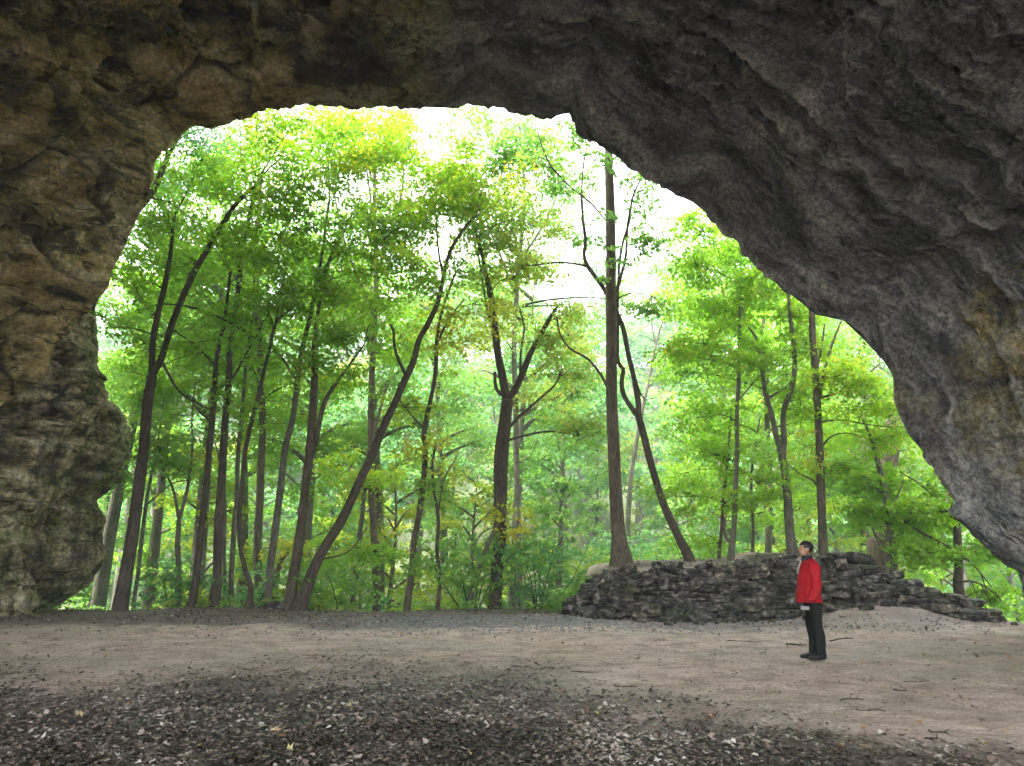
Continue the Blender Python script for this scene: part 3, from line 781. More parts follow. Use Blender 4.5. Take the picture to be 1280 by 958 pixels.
tree('maple_tree', 'brown trunk splitting into two stems at mid height, left foot of the sweeping curved tree', 24.2,
     [(361, 766, 16), (368, 715, 14), (376, 660, 13), (382, 610, 12), (387, 560, 12), (391, 510, 11), (393, 470, 10)],
     [[(386, 575, 8), (396, 545, 7), (402, 515, 7), (410, 495, 6), (430, 465, 4), (455, 430, 3)], [(393, 470, 9), (392, 440, 7), (396, 400, 6), (405, 350, 5), (420, 300, 4)], [(393, 480, 3), (378, 470, 2.5), (360, 450, 2)]],
     [(420, 420, 65, 34, 46, .42), (470, 400, 55, 34, 36, .42), (450, 340, 70, 38, 54, .45), (380, 430, 45, 30, 24, .5), (480, 300, 55, 38, 40, .5), (440, 470, 40, 22, 14, .5)], mat='bark')
tree('curved_tree', 'long dark trunk sweeping up to the right from the terrace edge', 23.9,
     [(373, 767, 17), (384, 735, 15), (395, 705, 14), (410, 678, 13), (425, 655, 13), (440, 625, 12), (453, 595, 12), (468, 560, 11), (480, 530, 11), (492, 505, 10), (503, 480, 10), (515, 455, 9), (523, 425, 8), (535, 405, 8), (548, 378, 7), (556, 340, 6), (565, 310, 5), (585, 280, 4), (600, 268, 3)],
     [[(508, 470, 5), (495, 440, 4), (492, 415, 4), (488, 405, 3)], [(556, 345, 4), (548, 310, 3), (545, 270, 2)], [(400, 700, 3), (435, 690, 2), (460, 660, 1.5)]],
     [(560, 270, 60, 38, 44, .72), (520, 330, 50, 28, 26, .55), (600, 235, 65, 34, 44, .66), (530, 230, 50, 34, 34, .62), (500, 270, 45, 34, 24, .62)], mat='barkd', leaves='green', flare=1.5)
tree('slender_tree', 'slim wavy brown tree standing alone between the sweeping trunk and the big forked tree', 25.2,
     [(509, 763, 10), (514, 715, 9), (517, 675, 8), (524, 640, 8), (530, 600, 8), (532, 560, 7), (530, 540, 8), (538, 500, 6), (545, 460, 6), (547, 420, 5), (556, 380, 4), (570, 340, 3)],
     [[(546, 430, 4), (560, 400, 3), (580, 375, 2)], [(536, 535, 3), (515, 520, 2.5), (500, 500, 2)]],
     [(560, 430, 45, 34, 20, .55), (520, 500, 50, 34, 18, .45), (590, 380, 45, 30, 14, .55), (540, 570, 40, 16, 10, .7)], mat='bark', leaves='yellow')
tree('young_tree', 'very thin black stem just right of the slim wavy tree', 24.8,
     [(548, 764, 6), (550, 725, 5), (546, 690, 5), (548, 650, 5), (543, 610, 4), (541, 580, 4), (546, 550, 3)], [[(548, 640, 2.5), (556, 600, 2), (572, 570, 1.5)]],
     [(555, 600, 40, 18, 12, .6)], mat='barkd', leaves='pale', flare=1.1)
tree('young_tree', 'thin grey pole leaning behind the sweeping trunk, with drooping fern-like leaves', 29,
     [(440, 765, 8), (446, 700, 7), (453, 640, 6), (458, 590, 6), (468, 540, 5), (485, 480, 4)], [],
     [(460, 690, 55, 18, 30, .45), (480, 600, 50, 26, 20, .7), (430, 580, 40, 22, 12, .7)], mat='barkg', leaves='green', flare=1.1)
tree('young_tree', 'thin pole leaning into the base of the big forked tree from its left', 25,
     [(584, 765, 8), (592, 735, 7), (602, 705, 7), (612, 675, 6), (622, 655, 5)], [], [(640, 660, 35, 24, 8, .6)], mat='barkg', leaves='yellow', flare=1.1)
tree('forked_tree', 'big dark centre tree opening into a wide Y of two heavy limbs', 25.5,
     [(619, 765, 19), (621, 720, 17), (624, 680, 17), (624, 640, 18), (625, 600, 19), (628, 560, 20), (632, 520, 17), (634, 500, 17)],
     [[(634, 505, 13), (628, 470, 12), (622, 440, 11), (618, 400, 10), (614, 370, 9), (606, 340, 7), (602, 315, 5), (590, 280, 4)],
      [(636, 500, 11), (645, 485, 10), (655, 462, 9), (664, 440, 8), (675, 420, 7), (686, 402, 6), (700, 380, 4)],
      [(628, 500, 6), (620, 485, 5), (618, 465, 4)], [(638, 540, 5), (650, 520, 4), (672, 500, 3.5), (690, 485, 3), (702, 465, 2)],
      [(640, 552, 4), (655, 545, 3.5), (680, 540, 3), (700, 541, 2.5), (726, 544, 2)], [(618, 372, 5), (612, 400, 3), (600, 330, 3), (598, 310, 2)],
      [(650, 470, 4), (651, 440, 3), (655, 410, 2.5), (650, 385, 2)]],
     [(600, 290, 60, 38, 40, .62), (640, 200, 70, 45, 58, .5), (600, 170, 50, 30, 28, .42), (660, 280, 55, 35, 32, .66), (690, 400, 45, 30, 20, .68), (700, 470, 45, 26, 18, .66), (640, 350, 45, 28, 18, .7), (580, 340, 40, 28, 16, .7), (725, 545, 45, 26, 14, .6), (590, 230, 50, 30, 28, .72), (650, 400, 40, 22, 12, .8), (690, 190, 40, 35, 20, .4), (560, 220, 40, 28, 18, .8)], mat='barkd', leaves='pale', leaf=.125)
tree('tall_tree', 'tallest straight brown trunk rising from the earth bank through open sky', 23.2,
     [(777, 697, 27), (774, 670, 20), (771, 630, 18), (769, 590, 17), (767, 550, 17), (765, 500, 16), (764, 450, 16), (764, 400, 16), (763, 340, 15), (763, 300, 15), (763, 250, 14), (761, 195, 12), (761, 150, 10)],
     [[(766, 385, 6), (775, 350, 5), (782, 320, 4), (785, 280, 4), (790, 250, 3), (800, 225, 2)], [(762, 495, 4), (752, 470, 4), (735, 450, 3.5), (712, 435, 3), (700, 415, 2.5), (695, 395, 2)]],
     [(765, 240, 16, 40, 7, .35), (765, 330, 14, 40, 4, .4), (800, 240, 40, 26, 12, .4), (800, 320, 35, 30, 10, .45), (815, 370, 35, 26, 10, .45)], mat='bark', leaves='pale', flare=1.35, srad=.5)
tree('climbing_tree', 'dark tree leaning left from the bank and crossing behind the tallest trunk', 24.0,
     [(861, 697, 13), (850, 675, 11), (838, 650, 11), (826, 620, 10), (817, 590, 10), (809, 560, 10), (803, 535, 10), (799, 520, 9), (798, 500, 8), (791, 470, 7), (784, 440, 7), (777, 405, 7), (765, 378, 7), (750, 355, 6), (735, 335, 6), (730, 320, 5), (733, 300, 5), (728, 270, 4), (726, 240, 4)],
     [[(799, 522, 8), (788, 508, 7), (779, 492, 7), (777, 475, 6), (779, 462, 6), (772, 450, 5), (772, 400, 5), (773, 350, 4), (778, 310, 4), (788, 270, 3)],
      [(735, 335, 4), (715, 329, 3), (690, 329, 3), (665, 331, 2.5), (645, 331, 2)], [(728, 245, 3), (715, 235, 3), (695, 215, 3), (682, 195, 2.5), (672, 165, 2)],
      [(728, 245, 3), (740, 255, 3), (752, 270, 2.5), (762, 283, 2)], [(726, 245, 3), (729, 210, 2.5), (732, 175, 2), (715, 160, 1.5)], [(788, 455, 3), (800, 490, 2.5), (806, 500, 2)]],
     [(690, 210, 35, 28, 12, .4), (710, 170, 30, 16, 8, .4), (670, 330, 40, 18, 8, .7), (730, 210, 28, 24, 6, .4), (730, 290, 25, 22, 5, .4)], mat='barkd', leaves='pale', flare=1.3, srad=.45)
tree('pale_tree', 'pale bare-topped distant tree seen between the tallest trunk and the left-leaning dark tree', 38,
     [(785, 660, 7), (788, 600, 7), (794, 560, 6), (803, 510, 6), (812, 470, 5), (820, 430, 4), (828, 400, 3)], [[(808, 490, 4), (824, 465, 3), (838, 445, 2)], [(800, 520, 3), (790, 480, 2), (782, 460, 1.5)], [(820, 430, 3), (814, 400, 2), (812, 370, 1.5)]],
     [(840, 500, 30, 20, 6, .9), (800, 420, 30, 20, 5, .5)], mat='barkg', leaves='mint')
tree('slender_tree', 'very straight slim pole on the bank behind the middle of the stone wall', 24.2,
     [(914, 698, 9), (918, 660, 7), (920, 610, 7), (921, 560, 6), (922, 510, 6), (923, 460, 6), (924, 410, 5), (925, 380, 4), (930, 340, 3)],
     [[(912, 680, 5), (905, 665, 4), (908, 640, 3), (914, 615, 2)], [(921, 460, 3), (890, 450, 2), (855, 445, 1.5)], [(922, 500, 2), (950, 470, 2), (970, 460, 1.5)]],
     [(900, 380, 60, 30, 46, .5), (880, 430, 60, 26, 40, .45), (940, 340, 50, 34, 40, .5), (870, 330, 40, 32, 24, .5), (890, 520, 50, 22, 28, .45), (870, 620, 50, 22, 24, .5), (900, 570, 45, 20, 20, .45)], mat='barkg', flare=1.2)
tree('young_tree', 'thin dark sapling just left of the straight slim pole on the bank', 25.5,
     [(899, 697, 5), (902, 660, 4), (907, 600, 4), (912, 540, 3), (915, 500, 2)], [], [(880, 560, 35, 18, 12, .5), (860, 670, 35, 12, 10, .5)], mat='barkd', leaves='green', flare=1.1)
tree('young_tree', 'thin sapling in the gap between the slim pole and the grey forked tree', 26.5,
     [(941, 697, 5), (941, 650, 4), (940, 600, 4), (944, 560, 3), (950, 520, 2)], [], [(945, 560, 40, 20, 16, .45), (955, 640, 35, 14, 10, .5)], mat='barkd', leaves='pale', flare=1.1)
tree('forked_tree', 'grey smooth tree whose two winding stems part above the person in red', 24.0,
     [(991, 697, 15), (988, 665, 12), (986, 640, 12), (983, 610, 11), (980, 580, 11), (976, 560, 10)],
     [[(977, 565, 8), (969, 540, 8), (964, 515, 7), (958, 495, 7), (954, 470, 6), (951, 445, 5), (946, 425, 4), (935, 410, 3)],
      [(981, 575, 9), (980, 550, 9), (979, 525, 8), (981, 508, 8), (988, 490, 8), (993, 465, 7), (993, 430, 7), (989, 405, 6), (987, 375, 5), (984, 330, 3)],
      [(962, 500, 4), (980, 485, 3), (990, 475, 2)], [(950, 460, 3), (935, 450, 3), (915, 440, 2), (890, 430, 1.5)]],
     [(960, 370, 50, 32, 40, .5), (1000, 400, 45, 28, 28, .6), (950, 440, 45, 24, 22, .45), (1000, 500, 40, 26, 20, .5), (950, 600, 45, 20, 18, .5), (920, 310, 45, 30, 34, .5), (880, 290, 40, 22, 16, .45)], mat='barkg', flare=1.2)
tree('straight_tree', 'straight red-brown trunk right above the person and right of the grey forked tree', 23.8,
     [(1030, 696, 13), (1028, 650, 11), (1026, 600, 11), (1024, 550, 10), (1021, 500, 10), (1018, 450, 10), (1016, 395, 9), (1014, 350, 8)],
     [[(1024, 505, 5), (1029, 470, 5), (1036, 440, 4), (1045, 415, 3), (1052, 400, 2)], [(1026, 500, 3), (1050, 490, 3), (1075, 475, 2.5), (1098, 455, 2)], [(1022, 530, 3), (1050, 525, 2.5), (1090, 532, 2), (1130, 535, 1.5)], [(1025, 610, 3), (1015, 600, 3), (1000, 592, 2), (985, 580, 1.5)], [(1020, 470, 3), (1026, 440, 3), (1030, 405, 2)]],
     [(1050, 470, 50, 26, 34, .6), (1080, 500, 45, 22, 26, .5), (1090, 550, 45, 20, 28, .5), (1010, 430, 35, 25, 20, .65), (1040, 580, 40, 20, 20, .45), (1020, 540, 16, 40, 6, .8), (1110, 520, 40, 20, 20, .45)], mat='bark', flare=1.2)
tree('old_oak', 'thick furrowed oak trunk partly hidden by leaves near the right rock wall', 26.5,
     [(1098, 700, 30), (1102, 670, 24), (1105, 630, 22), (1108, 590, 22), (1112, 560, 24), (1116, 530, 20), (1125, 480, 16)],
     [[(1114, 550, 10), (1128, 540, 8), (1142, 530, 5)]],
     [(1110, 610, 38, 14, 20, .4, -1.5), (1150, 560, 40, 20, 20, .45), (1090, 660, 25, 12, 6, .5, -1.5)], mat='bark', leaves='green', flare=1.3)
tree('young_tree', 'bent greenish trunk standing in front of the thick furrowed oak', 24.2,
     [(1118, 712, 12), (1114, 680, 10), (1110, 650, 9), (1106, 620, 9), (1100, 590, 8), (1093, 565, 7), (1088, 545, 5), (1078, 520, 3)],
     [[(1106, 625, 4), (1085, 600, 3), (1065, 590, 2)], [(1110, 640, 3), (1122, 620, 3), (1130, 600, 2)]],
     [(1080, 600, 45, 22, 26, .45), (1060, 640, 40, 18, 18, .5), (1130, 630, 40, 20, 24, .42), (1150, 660, 45, 18, 28, .42)], mat='barkg', flare=1.2)
tree('small_tree', 'rightmost dark trunk behind the tail of the stone wall with crooked side branches', 23.5,
     [(1198, 748, 13), (1197, 715, 11), (1196, 680, 10), (1194, 650, 9), (1189, 620, 8), (1180, 600, 6), (1170, 580, 4)],
     [[(1192, 655, 6), (1178, 640, 5), (1168, 620, 4), (1158, 605, 3)], [(1190, 630, 4), (1200, 610, 3), (1210, 590, 2)], [(1168, 622, 3), (1155, 610, 3), (1142, 600, 2), (1125, 590, 1.5)]],
     [(1180, 640, 55, 20, 34, .40), (1220, 690, 45, 20, 32, .42), (1170, 690, 50, 18, 34, .42), (1150, 640, 40, 18, 20, .42), (1200, 610, 45, 16, 20, .4), (1240, 740, 30, 16, 16, .45)], mat='barkd', leaves='green', flare=1.25, srad=.5)
tree('hanging_tree', 'grey-leaved branch-like tree hanging at the top left beside the cave rim', 25.5,
     [(40, 760, 13), (60, 640, 12), (85, 500, 11), (112, 390, 10), (145, 300, 10), (186, 247, 9), (198, 225, 9), (208, 200, 7), (222, 175, 5)],
     [[(192, 243, 3), (215, 255, 2.5), (245, 280, 2)], [(205, 205, 4), (215, 160, 3), (235, 130, 2)]],
     [(255, 180, 50, 24, 34, .25), (230, 220, 40, 24, 16, .28), (300, 170, 40, 20, 18, .3), (220, 150, 40, 20, 16, .3)], mat='barkd', leaves='cool', leaf=.09)
tree('maple_tree', 'yellow-green leafy tree behind the sweeping trunk, filling the upper left centre', 29,
     [(470, 770, 11), (468, 680, 10), (463, 560, 9), (466, 450, 8), (470, 350, 7), (468, 260, 6), (470, 180, 5)],
     [[(468, 340, 5), (500, 250, 3), (505, 190, 2)], [(466, 400, 5), (430, 300, 3), (415, 220, 2)], [(468, 330, 5), (462, 240, 3), (450, 150, 2)]],
     [(480, 200, 50, 45, 60, .58), (430, 150, 70, 25, 50, .55), (500, 280, 50, 38, 46, .6), (450, 360, 65, 38, 54, .45), (380, 330, 65, 38, 50, .42), (500, 420, 45, 30, 30, .55), (495, 160, 28, 26, 22, .6)], mat='bark')
tree('maple_tree', 'broad leafy maple filling the left of the arch behind the dark trunks', 30,
     [(325, 775, 12), (322, 680, 11), (328, 560, 10), (325, 450, 9), (320, 330, 8), (325, 230, 6)],
     [[(325, 400, 5), (280, 320, 3), (250, 260, 2)], [(322, 350, 5), (370, 260, 3), (390, 180, 2)]],
     [(300, 300, 80, 45, 70, .4), (240, 370, 65, 40, 50, .45), (340, 190, 80, 32, 56, .5), (320, 400, 70, 34, 50, .42), (200, 320, 50, 38, 30, .4), (180, 470, 55, 40, 36, .5), (215, 285, 45, 30, 34, .45), (165, 330, 40, 30, 22, .45), (150, 400, 30, 30, 14, .45), (230, 230, 40, 26, 26, .45), (270, 450, 70, 30, 36, .5), (390, 480, 60, 26, 30, .55), (330, 520, 70, 26, 34, .55)], mat='bark')
tree('maple_tree', 'bright green maple spreading behind the slim poles right of centre', 29,
     [(960, 720, 9), (962, 640, 9), (960, 560, 8), (958, 480, 7), (955, 400, 5), (950, 330, 4)], [[(958, 470, 4), (910, 400, 3), (880, 350, 2)], [(958, 460, 4), (1010, 420, 3)]],
     [(920, 420, 75, 38, 64, .42), (880, 300, 55, 26, 30, .5), (980, 470, 65, 34, 46, .48), (850, 470, 50, 30, 34, .45), (900, 540, 65, 28, 44, .48), (1010, 560, 60, 28, 40, .5), (870, 380, 50, 28, 34, .45), (1060, 530, 50, 26, 30, .45), (860, 590, 55, 22, 30, .5), (990, 640, 60, 20, 32, .5)], mat='barkg')
tree('maple_tree', 'airy light green tree behind the big forked centre tree, against the white sky', 31,
     [(650, 770, 9), (648, 660, 8), (645, 540, 8), (642, 420, 7), (650, 320, 6), (655, 240, 5), (650, 160, 4)], [[(648, 330, 4), (690, 260, 3), (700, 200, 2)], [(645, 370, 4), (605, 270, 3)]],
     [(655, 170, 50, 25, 36, .4), (690, 250, 50, 30, 28, .5), (620, 240, 50, 32, 32, .65), (640, 310, 60, 30, 30, .6), (600, 350, 50, 26, 20, .7), (610, 420, 40, 24, 16, .75), (710, 420, 40, 26, 20, .85), (690, 500, 50, 24, 24, .8), (715, 280, 40, 40, 12, .45), (820, 300, 36, 34, 14, .5), (790, 380, 36, 26, 12, .6), (735, 380, 30, 26, 10, .6)], mat='barkg', leaves='pale', leaf=.12)

# bare fallen boughs beyond the right end of the wall
def bough(pts, Y, w, label):
    L = np.array([P(a, b, Y) for a, b in pts]); s = smooth_path(L, 16)
    t = Tubes(); t.add(s, np.linspace(w, w * .3, 16), 7, .1)
    for k in (5, 8, 11):
        d = rng.normal(size=3) * .4 + np.array([.1, 0, -.3]); t.add(smooth_path(np.array([s[k], s[k] + d * .6, s[k] + d * 1.3 + [0, 0, -.1]]), 6), np.linspace(w * .5, w * .12, 6), 5)
    tag(t.build('fallen_bough', M['barkd']), label, 'branch')
bough([(1128, 650), (1150, 665), (1180, 680), (1215, 705), (1240, 735), (1252, 752)], 23.0, .045, 'bare dark bough sloping down to the right beside the rightmost trunk')
bough([(1195, 728), (1215, 727), (1235, 735), (1248, 748)], 22.4, .04, 'short arched dead bough on the ground right of the rightmost trunk')

# ------------------------------------------------------------------ copies: hillside trees and undergrowth shrubs
def proto_tree(name, H, seed, leaves, bark, nsp, per, leaf, tint, cr=.27, tw=.9):
    r0 = np.random.default_rng(seed)
    root = bpy.data.objects.new(name, None); COL.objects.link(root)
    lean = r0.normal(size=2) * .05 * H
    t = np.linspace(0, 1, 9)[:, None]
    path = np.concatenate([lean * t ** 1.5 + .15 * np.stack([vn(np.c_[t * 3, t * 0 + seed, t * 0], 1), vn(np.c_[t * 3, t * 0 + seed, t * 0], 2)], -1), t * H * .93 - .4 * (1 - t)], 1)
    tb = Tubes(); tb.add(path, np.linspace(.013 * H + .05, .02, 9), 7, .08)
    LCn = []; tn = []
    nb = 13; f0 = .46 if H > 20 else .30
    for k in range(nb):
        f = f0 + (.98 - f0) * (k + .5) / nb
        a0 = path[min(int(f * 8), 8)] * (1 - (f * 8) % 1) + path[min(int(f * 8) + 1, 8)] * ((f * 8) % 1)
        az = r0.random() * 6.28 + k * 2.4; R = H * cr * (math.sin(math.pi * min(1, (f - f0 + .12) / (1.13 - f0))) ** .7) * (.6 + .6 * r0.random())
        end = a0 + np.array([math.cos(az) * R, math.sin(az) * R, R * .45])
        lp = curve3(a0, end, r0.normal(size=3) * .08 * R, 6, sag=.1 * R)
        tb.add(lp, np.linspace(.006 * H, .012, 6), 5, caps=False)
        m = nsp // nb
        u = .35 + .75 * r0.random(m)[:, None]
        c = a0 + (end - a0) * u + r0.normal(size=(m, 3)) * np.array([.2, .2, .11]) * H * .33 * cr * 2
        LCn.append(c); tn.append(np.clip(tint + r0.normal(size=m) * .08 + .12 * (r0.random() - .5), 0, 1))
    a, b, s, tt = sprays(np.concatenate(LCn), tw, per, leaf, np.concatenate(tn), tilt=.35, jit=.6)
    V, Fq, tt = leaf_quads(a, b, s, tt)
    tr = tb.build('trunk', M[bark], root); cw = mesh_obj('crown', V, Fq, M[leaves], root, smooth=False, fattr=dict(tint=tt))
    return root

def copy_tree(o):
    c = o.copy(); COL.objects.link(c)
    for ch in list(o.children):
        d = ch.copy(); COL.objects.link(d); d.parent = c
    return c

def ground_px(px, y):
    """x on the vertical plane at distance y under photo column px (approximate)"""
    return (px - CX) * y / 951.0

def scatter(protos, spots, label, cat, group, smin, smax):
    used = set()
    for k, (x, y, i) in enumerate(spots):
        pr = protos[i]
        o = pr if i not in used else copy_tree(pr)
        used.add(i)
        s = random.uniform(smin, smax)
        o.location = (x, y, gz1(x, y) - .1); o.rotation_euler = (0, 0, random.uniform(0, 6.28)); o.scale = (s, s, s * random.uniform(.92, 1.1))
        lab = label(i, x, y) if callable(label) else label
        tag(o, lab[0] if isinstance(lab, tuple) else lab, cat, lab[1] if isinstance(lab, tuple) else group)

HP = [proto_tree('hillside_tree', 15, 101, 'mint', 'barkg', 120, 34, .27, .35),
      proto_tree('hillside_tree', 13, 102, 'mint', 'barkg', 120, 34, .27, .6),
      proto_tree('hillside_tree', 16, 103, 'cool', 'barkg', 130, 34, .27, .4),
      proto_tree('hillside_tree', 12, 104, 'yellow', 'barkg', 110, 34, .25, .45)]
spots = []
for row, (yy, n) in enumerate(((50, 15), (58, 17), (67, 20), (77, 22), (88, 24), (100, 26), (113, 22))):
    for k in range(n):
        x = (-.62 + 1.24 * (k + random.uniform(.1, .9)) / n) * yy * 1.12
        y = yy + random.uniform(-4, 4)
        spots.append((x, y, random.choice((0, 0, 1, 1, 2, 2, 3)) if row < 4 else random.choice((0, 1, 2, 2))))
for i in range(4):
    if not any(s[2] == i for s in spots): spots.append((0, 60 + i, i))
HL = ['pale mint green tree among the misty trees of the far hillside', 'light green rounded tree among the misty trees of the far hillside', 'bluish green tree among the misty trees of the far hillside', 'yellowing tree among the misty green trees of the far hillside']
scatter(HP, spots, lambda i, x, y: (HL[i], ['mint green trees on the far hillside', 'light green trees on the far hillside', 'bluish trees on the far hillside', 'yellowing trees on the far hillside'][i]), 'tree', None, .8, 1.15)

# mid-distance forest in the ravine, between the terrace trees and the hill
MP = [proto_tree('woodland_tree', 12, 111, 'pale', 'barkg', 130, 34, .19, .4, .24, .8), proto_tree('woodland_tree', 14, 112, 'green', 'barkg', 120, 34, .19, .5, .22, .8),
      proto_tree('woodland_tree', 11, 113, 'yellow', 'bark', 110, 34, .18, .4, .24, .75)]
spots = []
for px, y, i in ((120, 36, 0), (200, 39, 1), (262, 34, 2), (330, 40, 0), (395, 36, 1), (450, 42, 2), (490, 36, 2), (560, 41, 0), (590, 35, 2), (655, 43, 2), (700, 36, 0), (745, 47, 0),
                 (860, 44, 0), (905, 37, 1), (960, 42, 0), (1010, 36, 2), (1060, 40, 1), (1110, 36, 0), (1160, 40, 1), (1215, 34, 1), (1270, 38, 1), (150, 45, 0), (300, 47, 1), (1090, 46, 2), (420, 48, 0), (40, 40, 1), (1340, 38, 1)):
    spots.append((ground_px(px, y), y, i))
WLb = ['pale green slim tree in the ravine beyond the terrace trees', 'bright green slim tree in the ravine beyond the terrace trees', 'yellow-leaved slim tree in the ravine beyond the terrace trees']
scatter(MP, spots, lambda i, x, y: (WLb[i], ['pale green ravine trees', 'bright green ravine trees', 'yellow-leaved ravine trees'][i]), 'tree', None, .8, 1.05)

TP = [proto_tree('tall_woodland_tree', 27, 121, 'green', 'barkg', 330, 40, .17, .45, .17, 1.1), proto_tree('tall_woodland_tree', 25, 122, 'pale', 'barkg', 300, 40, .17, .45, .18, 1.1)]
spots = []
for px, y, i in ((125, 33, 1), (190, 36, 0), (250, 33, 0), (310, 38, 1), (385, 35, 0), (480, 36, 1), (560, 42, 1), (640, 38, 1), (905, 41, 1), (960, 37, 0), (1010, 42, 0), (1070, 36, 1), (1130, 40, 1), (150, 42, 1)):
    spots.append((ground_px(px, y), y, i))
scatter(TP, spots, lambda i, x, y: (('tall full green tree rising behind the terrace trees', 'tall full green trees behind the terrace'), ('tall pale feathery tree rising behind the terrace trees', 'tall pale trees behind the terrace'))[i], 'tree', None, .82, 1.0)

def proto_shrub(name, H, seed, leaves, n, per, leaf, tint):
    r0 = np.random.default_rng(seed)
    root = bpy.data.objects.new(name, None); COL.objects.link(root)
    tb = Tubes(); C = []
    for k in range(6):
        az = k * 1.05 + r0.random(); R = H * (.25 + .45 * r0.random())
        e = np.array([math.cos(az) * R, math.sin(az) * R, H * (.55 + .45 * r0.random())])
        lp = curve3(np.zeros(3), e, r0.normal(size=3) * .08 * H, 7, sag=.1 * H)
        tb.add(lp, np.linspace(.022, .006, 7), 5, caps=False)
        m = n // 6
        j = r0.integers(2, 7, m); C.append(lp[j] + r0.normal(size=(m, 3)) * np.array([.2, .2, .10]) * H)
    C = np.concatenate(C); C = C[C[:, 2] > .1]
    a, b, s, tt = sprays(C, .34, per, leaf, np.clip(tint + .1 * r0.normal(size=len(C)), 0, 1), tilt=.35, jit=.45)
    V, Fq, tt = leaf_quads(a, b, s, tt)
    tb.build('stems', M['twig'], root); mesh_obj('foliage', V, Fq, M[leaves], root, smooth=False, fattr=dict(tint=tt))
    return root
SPR = [proto_shrub('shrub', 2.4, 201, 'pale', 84, 26, .12, .45), proto_shrub('shrub', 2.0, 202, 'green', 84, 26, .12, .5), proto_shrub('shrub', 2.2, 203, 'yellow', 78, 26, .115, .35), proto_shrub('shrub', 2.6, 204, 'cool', 90, 26, .12, .5)]
spots = []
for row, (yy, n) in enumerate(((25.8, 12), (28, 16), (31, 18), (34.5, 20), (39, 20), (44, 22))):
    for k in range(n):
        px = -60 + 1400 * (k + random.uniform(.1, .9)) / n
        x = ground_px(px, yy); y = yy + random.uniform(-.8, .8)
        if y < 28.8 and 1.2 < x < 11.4 or x < -12.2 and y < 27: continue
        i = random.choice((0, 0, 3, 3, 1, 2)) if px < 820 else random.choice((0, 1, 1, 1, 2, 3))
        spots.append((x, y, i))
for px, y in ((1150, 24), (1185, 25.5), (1215, 21.6), (1245, 22.5), (1270, 20.8), (1290, 23), (1235, 25), (1300, 21.5), (1262, 24.5)):
    spots.append((ground_px(px, y), y, 1))
SLb = ['pale green leafy shrub on the slope beyond the terrace edge', 'bright green leafy shrub on the slope beyond the terrace edge', 'yellow-tinged leafy shrub on the slope beyond the terrace edge', 'cool green leafy shrub on the slope beyond the terrace edge']
scatter(SPR, spots, lambda i, x, y: (SLb[i], ['pale green shrubs on the slope', 'bright green shrubs on the slope', 'yellow-tinged shrubs on the slope', 'cool green shrubs on the slope'][i]), 'shrub', None, .75, 1.25)

# low ground cover right at the terrace rim and on the slope (nobody could count it)
def ground_cover():
    n = 5200
    x = rng.uniform(-18, 20, n); y = 24.4 + 11 * rng.random(n) ** 1.3
    mnd = (x > 1.2) & (x < 11.3) & (y < 28.6)
    x, y = x[~mnd], y[~mnd]
    x2 = rng.uniform(11.2, 17, 1600); y2 = rng.uniform(18.0, 25, 1600); ok = y2 > np.interp(x2, [11.2, 11.8, 12.4, 13.5], [21.2, 19.4, 18.3, 17.4])
    x3 = rng.uniform(1.0, 2.4, 220); y3 = rng.uniform(23.4, 28, 220)
    x = np.r_[x, x2[ok], x3]; y = np.r_[y, y2[ok], y3]
    z = gz(x, y) + .05 + .22 * rng.random(len(x))
    c = np.stack([x, y, z], -1)
    a, b, s, t = sprays(c, .22, 9, .10, np.clip(.5 + .25 * fbm(c * .6, 2, 3), 0, 1), tilt=.4)
    V, Fq, t = leaf_quads(a, b, s, t)
    struct(mesh_obj('ground_cover', V, Fq, M['pale'], smooth=False, fattr=dict(tint=t)), 'stuff')
ground_cover()

# ------------------------------------------------------------------ leaf litter, gravel, sticks
def litter_mat(name, stops, rough=.55):
    m, nt, out = mat_new(name)
    a = N(nt, 'ShaderNodeAttribute', attribute_name='tint')
    c = ramp(nt, a.outputs['Fac'], stops); f = noise(nt, pos(nt), 60, 4)
    c = mixc(nt, .4, c, mixc(nt, 1.0, c, ramp(nt, f, [(.3, (.5, .5, .5)), (.7, (1.4, 1.4, 1.4))]), 'MULTIPLY'))
    principled(nt, out, c, rough, .5); return m
M['litter'] = litter_mat('dead leaves', [(0, (.016, .011, .008)), (.35, (.06, .043, .033)), (.6, (.15, .112, .088)), (.85, (.29, .24, .20)), (1, (.46, .41, .36))], .4)
M['fresh'] = litter_mat('fresh fallen leaves', [(0, (.12, .07, .035)), (.5, (.3, .2, .1)), (.8, (.42, .36, .2)), (1, (.3, .32, .08))], .6)
M['pebble'] = plain('pebble', (.22, .22, .22), .85, .3, .5, 6)

